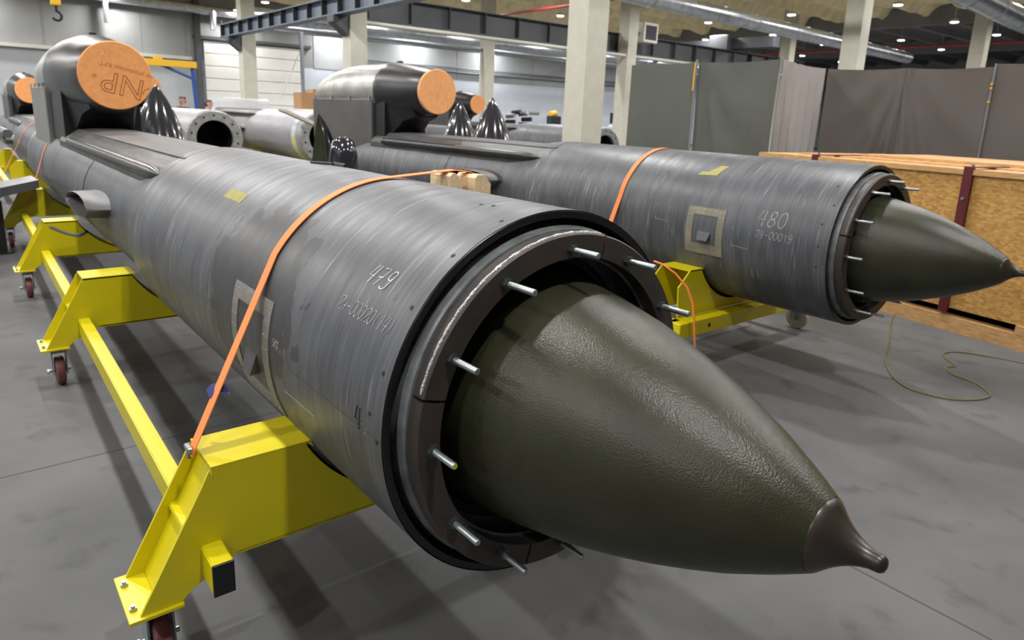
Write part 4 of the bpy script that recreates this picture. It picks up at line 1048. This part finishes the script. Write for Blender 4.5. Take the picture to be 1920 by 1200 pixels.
# half shells
def half_shell(x, y, h, rb, face, label):
    prof = [(h * q, rb * (1 - q ** 2.2) ** .8 if q < 1 else .004) for q in [0, .15, .3, .45, .6, .72, .82, .9, .95, .985, 1]]
    t = thing('half_fairing', (x, y, 0), label, 'fairing', 'upright half fairings')
    for nm, off, m in (('outer_skin', 0, 'gloss'), ('inner_skin', .014, 'shell_in')):
        bm = nb(); n = 28
        secs = [[Vector((x + max(r - off, .002) * math.cos(face + PI / 2 + PI * k / n), y + max(r - off, .002) * math.sin(face + PI / 2 + PI * k / n), z if z else .0)) for k in range(n + 1)] for z, r in prof]
        loft(bm, secs, closed_ring=False); bmesh.ops.solidify(bm, geom=bm.faces[:], thickness=.008)
        obj(nm, bm, m, t, smooth=True, angle=60)
    return t
half_shell(-7.56, 3.27, 1.64, .37, R(268), 'upright half fairing with an olive inside left of the missile marked 480')
t = thing('tail_fairing', (-6.86, 3.23, 0), 'low glossy black stepped fairing in front of the half shell', 'fairing')
bm = nb(); lathe_z(bm, [(0, .20), (1.0, .17), (1.25, .145), (1.37, .11), (1.41, .06), (1.415, .002)], -6.86, 3.23, 32, cap=(True, False)); obj('shell', bm, 'gloss', t, smooth=True, angle=70)
half_shell(-8.45, 7.95, 1.32, .33, R(215), 'small dark half fairing with an olive inside left of the nearest column foot')

# grey wing slab and boom at the left edge
bm = nb()
def wsec(p, w, th): return [Vector(p) + Vector((0, 0, th)), Vector(p) + Vector((w, 0, th * .3)), Vector(p) + Vector((w, 0, -th * .3)), Vector(p) + Vector((0, 0, -th))]
loft(bm, [wsec((-8.6, -.35, .58), -1.1, .05), wsec((-8.9, .2, .68), -1.0, .05), wsec((-9.2, .70, .76), -.9, .045)], cap=(True, True))
tag(obj('loose_wing', bm, 'wing'), 'dark grey wing panel lying across the rear of the yellow trolley at the left edge', 'wing')
t = thing('wing_rest', (-9.1, .1, 0), 'dark steel rest holding up the grey wing panel', 'stand')
bm = nb(); box(bm, (-9.4, -.1, 0), (-9.34, .35, .57)); box(bm, (-9.5, -.2, 0), (-9.2, .4, .02)); obj('post', bm, 'dark_steel', t)
pipe('grey_boom', [(-15.5, .45, 1.24), (-11.6, .60, 1.20)], .06, 'wing', 'slim grey boom beside the dark rear missile at the left edge', 'boom')

# shelving, boxes, benches at the far wall
t = thing('storage_rack', (-18.8, 7.95, 0), 'grey storage rack with boxes behind the pale grey missile bodies', 'rack')
for (x, y) in ((-19.2, 7.35), (-18.4, 7.35), (-19.2, 8.5), (-18.4, 8.5)):
    bm = nb(); box(bm, (x - .03, y - .03, 0), (x + .03, y + .03, 1.60)); obj('upright', bm, 'steel_bench', t)
for z in (.5, 1.1, 1.58):
    bm = nb(); box(bm, (-19.25, 7.3, z), (-18.35, 8.55, z + .03)); obj('shelf', bm, 'steel_bench', t)
bm = nb(); box(bm, (-19.0, 7.5, 1.61), (-18.45, 8.05, 2.10)); box(bm, (-18.95, 7.85, 2.10), (-18.5, 8.07, 2.2)); tag(obj('cardboard_box', bm, 'card'), 'cardboard box on the grey rack left of the bare metal engine cowl', 'box')
bm = nb(); box(bm, (-19.0, 7.42, 1.13), (-18.42, 7.85, 1.5)); tag(obj('storage_bin', bm, 'blue_box'), 'dark blue bin on the grey rack below the cardboard box', 'bin')
bm = nb(); lathe_dir(bm, (-18.7, 8.2, 1.31), (1, .3, 0), [(0, .06), (.05, .17), (.16, .17), (.18, .06)], 16, cap=(True, True)); tag(obj('machine_part', bm, 'steel_bench'), 'round grey machine part on the rack shelf beside the blue bin', 'machine part')

def bench(x0, x1, y0, y1, z, label):
    t = thing('work_bench', ((x0 + x1) / 2, (y0 + y1) / 2, 0), label, 'bench', 'steel work benches at the far side')
    bm = nb(); box(bm, (x0, y0, z - .05), (x1, y1, z)); obj('top', bm, 'steel_bench', t)
    for x in (x0 + .05, x1 - .05):
        for y in (y0 + .05, y1 - .05):
            bm = nb(); box(bm, (x - .03, y - .03, 0), (x + .03, y + .03, z - .05)); obj('leg', bm, 'steel_bench', t)
    return t
bench(-20.6, -19.6, 17.6, 20.3, 1.42, 'steel bench carrying a cardboard box left of the nearest column')
bench(-20.6, -19.6, 20.9, 22.6, 1.30, 'steel bench with white parts right of the nearest column')
bm = nb(); box(bm, (-20.4, 19.0, 1.42), (-19.8, 19.75, 1.80)); tag(obj('cardboard_box', bm, 'card'), 'brown cardboard box on the bench just left of the nearest column', 'box')
t = thing('tool_head', (-20.1, 18.2, 1.42), 'green and yellow machine tool on the bench left of the cardboard box', 'machine')
bm = nb(); box(bm, (-20.3, 18.0, 1.42), (-19.9, 18.45, 1.78), .05); obj('body', bm, 'screen', t)
bm = nb(); lathe_dir(bm, (-20.1, 18.0, 1.80), (0, 1, .2), [(0, .05), (.02, .12), (.3, .12), (.32, .04)], 16, cap=(True, True)); obj('motor', bm, 'jib_y', t)
t = thing('engine_part', (-17.0, 12.6, 0), 'cluster of dark engine tubes on a stand right of the free-standing fairing', 'engine')
bm = nb(); box(bm, (-17.4, 13.6, 0), (-17.0, 14.2, 1.45)); obj('stand', bm, 'steel_bench', t)
for k in range(7):
    bm = nb(); a = k * .9; tube(bm, [(-17.2 + .1 * math.cos(a), 13.9 + .25 * math.cos(a), 1.6 + .2 * math.sin(a)), (-16.9 + .1 * math.cos(a), 14.0 + .28 * math.cos(a), 1.62 + .22 * math.sin(a))], .07, 10); obj('tube', bm, 'galv' if k % 2 else 'screen', t)
bm = nb(); box(bm, (-17.5, 14.2, 1.75), (-17.0, 14.8, 1.86), .03); obj('guard', bm, 'panel_frame_y', t)
t = thing('monitor', (-20.2, 21.9, 1.30), 'dark computer monitor on the bench right of the nearest column', 'monitor')
bm = nb(); box(bm, (-20.25, 21.5, 1.55), (-20.18, 22.15, 1.98), .01); obj('screen', bm, 'screen', t)
bm = nb(); box(bm, (-20.28, 21.78, 1.30), (-20.22, 21.88, 1.6)); box(bm, (-20.4, 21.65, 1.30), (-20.1, 22.0, 1.32)); obj('stand', bm, 'screen', t)
for (x, y, s, lab) in ((-19.9, 21.2, .09, 'white machined part at the left end of the bench right of the nearest column'), (-19.9, 22.35, .07, 'white machined part at the right end of the bench right of the nearest column')):
    bm = nb(); lathe_dir(bm, (x, y, 1.30 + s), (0, 1, 0), [(-.1, s * .6), (-.08, s), (.08, s), (.1, s * .6)], 16, cap=(True, True)); tag(obj('machined_part', bm, 'wall_white', smooth=True, angle=30), lab, 'machine part', 'white machined parts on the bench')
# plastic-wrapped pallet load behind the open flange
t = thing('wrapped_load', (-24.1, 7.6, 0), 'clear plastic-wrapped load behind the open flange', 'wrapped load')
bm = nb(); box(bm, (-24.8, 7.0, .15), (-23.5, 8.4, 1.35)); obj('crate', bm, 'steel_bench', t)
bm = nb(); box(bm, (-24.85, 6.95, .14), (-23.45, 8.45, 1.92), .1); bmesh.ops.subdivide_edges(bm, edges=bm.edges[:], cuts=3, use_grid_fill=True)
for v in bm.verts: v.co += noise.noise_vector(v.co * 3) * .06
obj('plastic_wrap', bm, 'plastic', t, smooth=True)
bm = nb(); box(bm, (-24.8, 7.0, 0), (-23.5, 8.4, .14)); obj('pallet', bm, 'pine', t)
# slim support mast near the door with a brace
t = thing('support_mast', (-24.5, 10.3, 0), 'slim grey service mast with a base bracket before the white wall', 'mast')
bm = nb(); box(bm, (-24.55, 9.98, 0), (-24.45, 10.08, 4.3)); obj('mast', bm, 'grey_pipe', t)
bm = nb(); prism_x(bm, [(10.07, 1.3), (10.4, 1.3), (10.08, 2.4)], -24.54, -24.46); obj('bracket', bm, 'grey_pipe', t)
bm = nb(); tube(bm, [(-24.5, 10.0, 3.7), (-24.5, 9.2, 2.0)], .02, 8); obj('brace', bm, 'pale_pipe', t)

# ------------------------------------------------------------------ people
def person(x, y, h, yaw, shirt, label, lean=0.0):
    t = thing('person', (x, y, 0), label, 'person')
    s = h / 1.75
    rot = Matrix.Translation((x, y, 0)) @ Matrix.Rotation(yaw, 4, 'Z') @ Matrix.Scale(s, 4)
    me = bpy.data.meshes.new('body'); bm = nb(); sk = bm.verts.layers.skin.verify()
    J = {'pel': ((0, 0, .95), .15), 'bel': ((.01, 0, 1.1), .145), 'che': ((.01, 0, 1.3), .155), 'nec0': ((0, 0, 1.46), .07), 'nec': ((.015, 0, 1.53), .055),
         'hd0': ((.03, 0, 1.60), .075), 'hd1': ((.03, 0, 1.68), .085), 'hd2': ((.02, 0, 1.74), .06)}
    for sgn, q in ((1, 'l'), (-1, 'r')):
        J['sh' + q] = ((0, sgn * .17, 1.42), .062); J['el' + q] = ((.02, sgn * .235, 1.14), .045); J['wr' + q] = ((.17, sgn * .20, .98), .032); J['ha' + q] = ((.25, sgn * .19, .96), .03)
        J['hi' + q] = ((0, sgn * .09, .9), .095); J['kn' + q] = ((.02, sgn * .1, .5), .062); J['an' + q] = ((0, sgn * .1, .09), .045); J['to' + q] = ((.16, sgn * .11, .035), .035)
    V = {}
    for k_, (p, r) in J.items():
        v = bm.verts.new(p); v[sk].radius = (r, r * (1.25 if k_ in ('pel', 'bel', 'che') else 1)); V[k_] = v
    V['pel'][sk].use_root = True
    for a, b in (('pel', 'bel'), ('bel', 'che'), ('che', 'nec0'), ('nec0', 'nec'), ('nec', 'hd0'), ('hd0', 'hd1'), ('hd1', 'hd2')): bm.edges.new((V[a], V[b]))
    for q in 'lr':
        for a, b in (('nec0', 'sh' + q), ('sh' + q, 'el' + q), ('el' + q, 'wr' + q), ('wr' + q, 'ha' + q), ('pel', 'hi' + q), ('hi' + q, 'kn' + q), ('kn' + q, 'an' + q), ('an' + q, 'to' + q)): bm.edges.new((V[a], V[b]))
    # fingers
    for sgn, q in ((1, 'l'), (-1, 'r')):
        for f in range(4):
            b = bm.verts.new((.29, sgn * .19 + (f - 1.5) * .018, .955)); c = bm.verts.new((.33 + .01 * (1.5 - abs(f - 1.5)), sgn * .19 + (f - 1.5) * .02, .935))
            for v in (b, c): v[sk].radius = (.009, .009)
            bm.edges.new((V['ha' + q], b)); bm.edges.new((b, c))
        b = bm.verts.new((.25, sgn * .155, .965)); c = bm.verts.new((.28, sgn * .14, .955))
        for v in (b, c): v[sk].radius = (.01, .01)
        bm.edges.new((V['wr' + q], b)); bm.edges.new((b, c))
    bm.to_mesh(me); bm.free()
    tmp = bpy.data.objects.new('tmp', me); C.objects.link(tmp)
    tmp.modifiers.new('s', 'SKIN'); tmp.modifiers.new('d', 'SUBSURF').levels = 2
    bpy.context.view_layer.update()
    out = bpy.data.meshes.new_from_object(tmp.evaluated_get(bpy.context.evaluated_depsgraph_get()))
    bpy.data.objects.remove(tmp)
    def region(test, name, m, grow):
        b2 = nb(); b2.from_mesh(out)
        dl = [f for f in b2.faces if not test(f.calc_center_median())]
        bmesh.ops.delete(b2, geom=dl, context='FACES'); b2.normal_update()
        for v in b2.verts: v.co += v.normal * grow
        b2.transform(rot)
        return obj(name, b2, m, t, smooth=True, angle=180)
    b2 = nb(); b2.from_mesh(out); b2.transform(rot); body = obj('body', b2, 'skin_h', t, smooth=True, angle=180)
    arm = lambda c: abs(c.y) > .15
    region(lambda c: .93 < c.z < 1.49 and not (arm(c) and c.z < 1.0), 'shirt', shirt, .012)
    region(lambda c: .08 < c.z < .97 and not (arm(c) and c.x > .08), 'trousers', 'trouser', .014)
    region(lambda c: c.z < .10, 'shoe', 'hair', .012)
    region(lambda c: c.z > 1.60 and (c.x < .03 or c.z > 1.70), 'hair', 'hair', .014)
    # face
    b2 = nb()
    tube(b2, [(.105, 0, 1.665), (.135, 0, 1.635), (.105, 0, 1.625)], [.008, .014, .01], 8)
    for sgn in (-1, 1): tube(b2, [(.02, sgn * .085, 1.67), (.02, sgn * .098, 1.655), (.02, sgn * .085, 1.63)], [.012, .014, .01], 8)
    b2.transform(rot); obj('face_features', b2, 'skin_h', t, smooth=True)
    b2 = nb()
    for sgn in (-1, 1): tube(b2, [(.108, sgn * .033, 1.672), (.116, sgn * .033, 1.672)], .010, 10)
    tube(b2, [(.108, -.022, 1.598), (.112, 0, 1.597), (.108, .022, 1.598)], .004, 6)
    b2.transform(rot); obj('eyes_and_mouth', b2, 'hair', t)
    return t
person(-19.8, 4.85, 1.87, R(-50), 'cloth_blue', 'standing person in a navy shirt by the blue jib post')
person(-17.65, 4.85, 1.80, R(60), 'cloth_tan', 'standing person in a tan shirt behind the open flange')

# ------------------------------------------------------------------ camera, world, view
F_, yaw, pitch, roll = 1280.0, .6859, .2334, .0395
F0 = Vector((-math.cos(yaw), math.sin(yaw), 0)); R0 = Vector((math.sin(yaw), math.cos(yaw), 0)); U = Vector((0, 0, 1))
Fw = F0 * math.cos(pitch) - U * math.sin(pitch); Up = F0 * math.sin(pitch) + U * math.cos(pitch)
Rt = R0 * math.cos(roll) + Up * math.sin(roll); Un = -R0 * math.sin(roll) + Up * math.cos(roll)
cam = bpy.data.cameras.new('camera'); co = bpy.data.objects.new('camera', cam); C.objects.link(co)
cam.sensor_width = 36; cam.lens = 36 * F_ / 1920; cam.shift_y = -78 / 1920
cam.clip_start = .05; cam.clip_end = 200
cam.dof.use_dof = True; cam.dof.focus_distance = 1.9; cam.dof.aperture_fstop = 5.0
mw = Matrix.Identity(4)
for i in range(3): mw[i][0] = Rt[i]; mw[i][1] = Un[i]; mw[i][2] = -Fw[i]
mw.translation = Vector((0, 0, 1.696)); co.matrix_world = mw
bpy.context.scene.camera = co
cy = bpy.context.scene.cycles
cy.max_bounces = 5; cy.diffuse_bounces = 3; cy.glossy_bounces = 2; cy.transmission_bounces = 3; cy.transparent_max_bounces = 4
w = bpy.data.worlds.new('World'); bpy.context.scene.world = w; w.use_nodes = True
w.node_tree.nodes['Background'].inputs[0].default_value = (.5, .52, .55, 1); w.node_tree.nodes['Background'].inputs[1].default_value = .02
vs = bpy.context.scene.view_settings
bpy.context.scene.display_settings.display_device = 'sRGB'
vs.view_transform = 'Standard'; vs.look = 'None'; vs.gamma = 1; vs.use_curve_mapping = False; vs.exposure = -.6
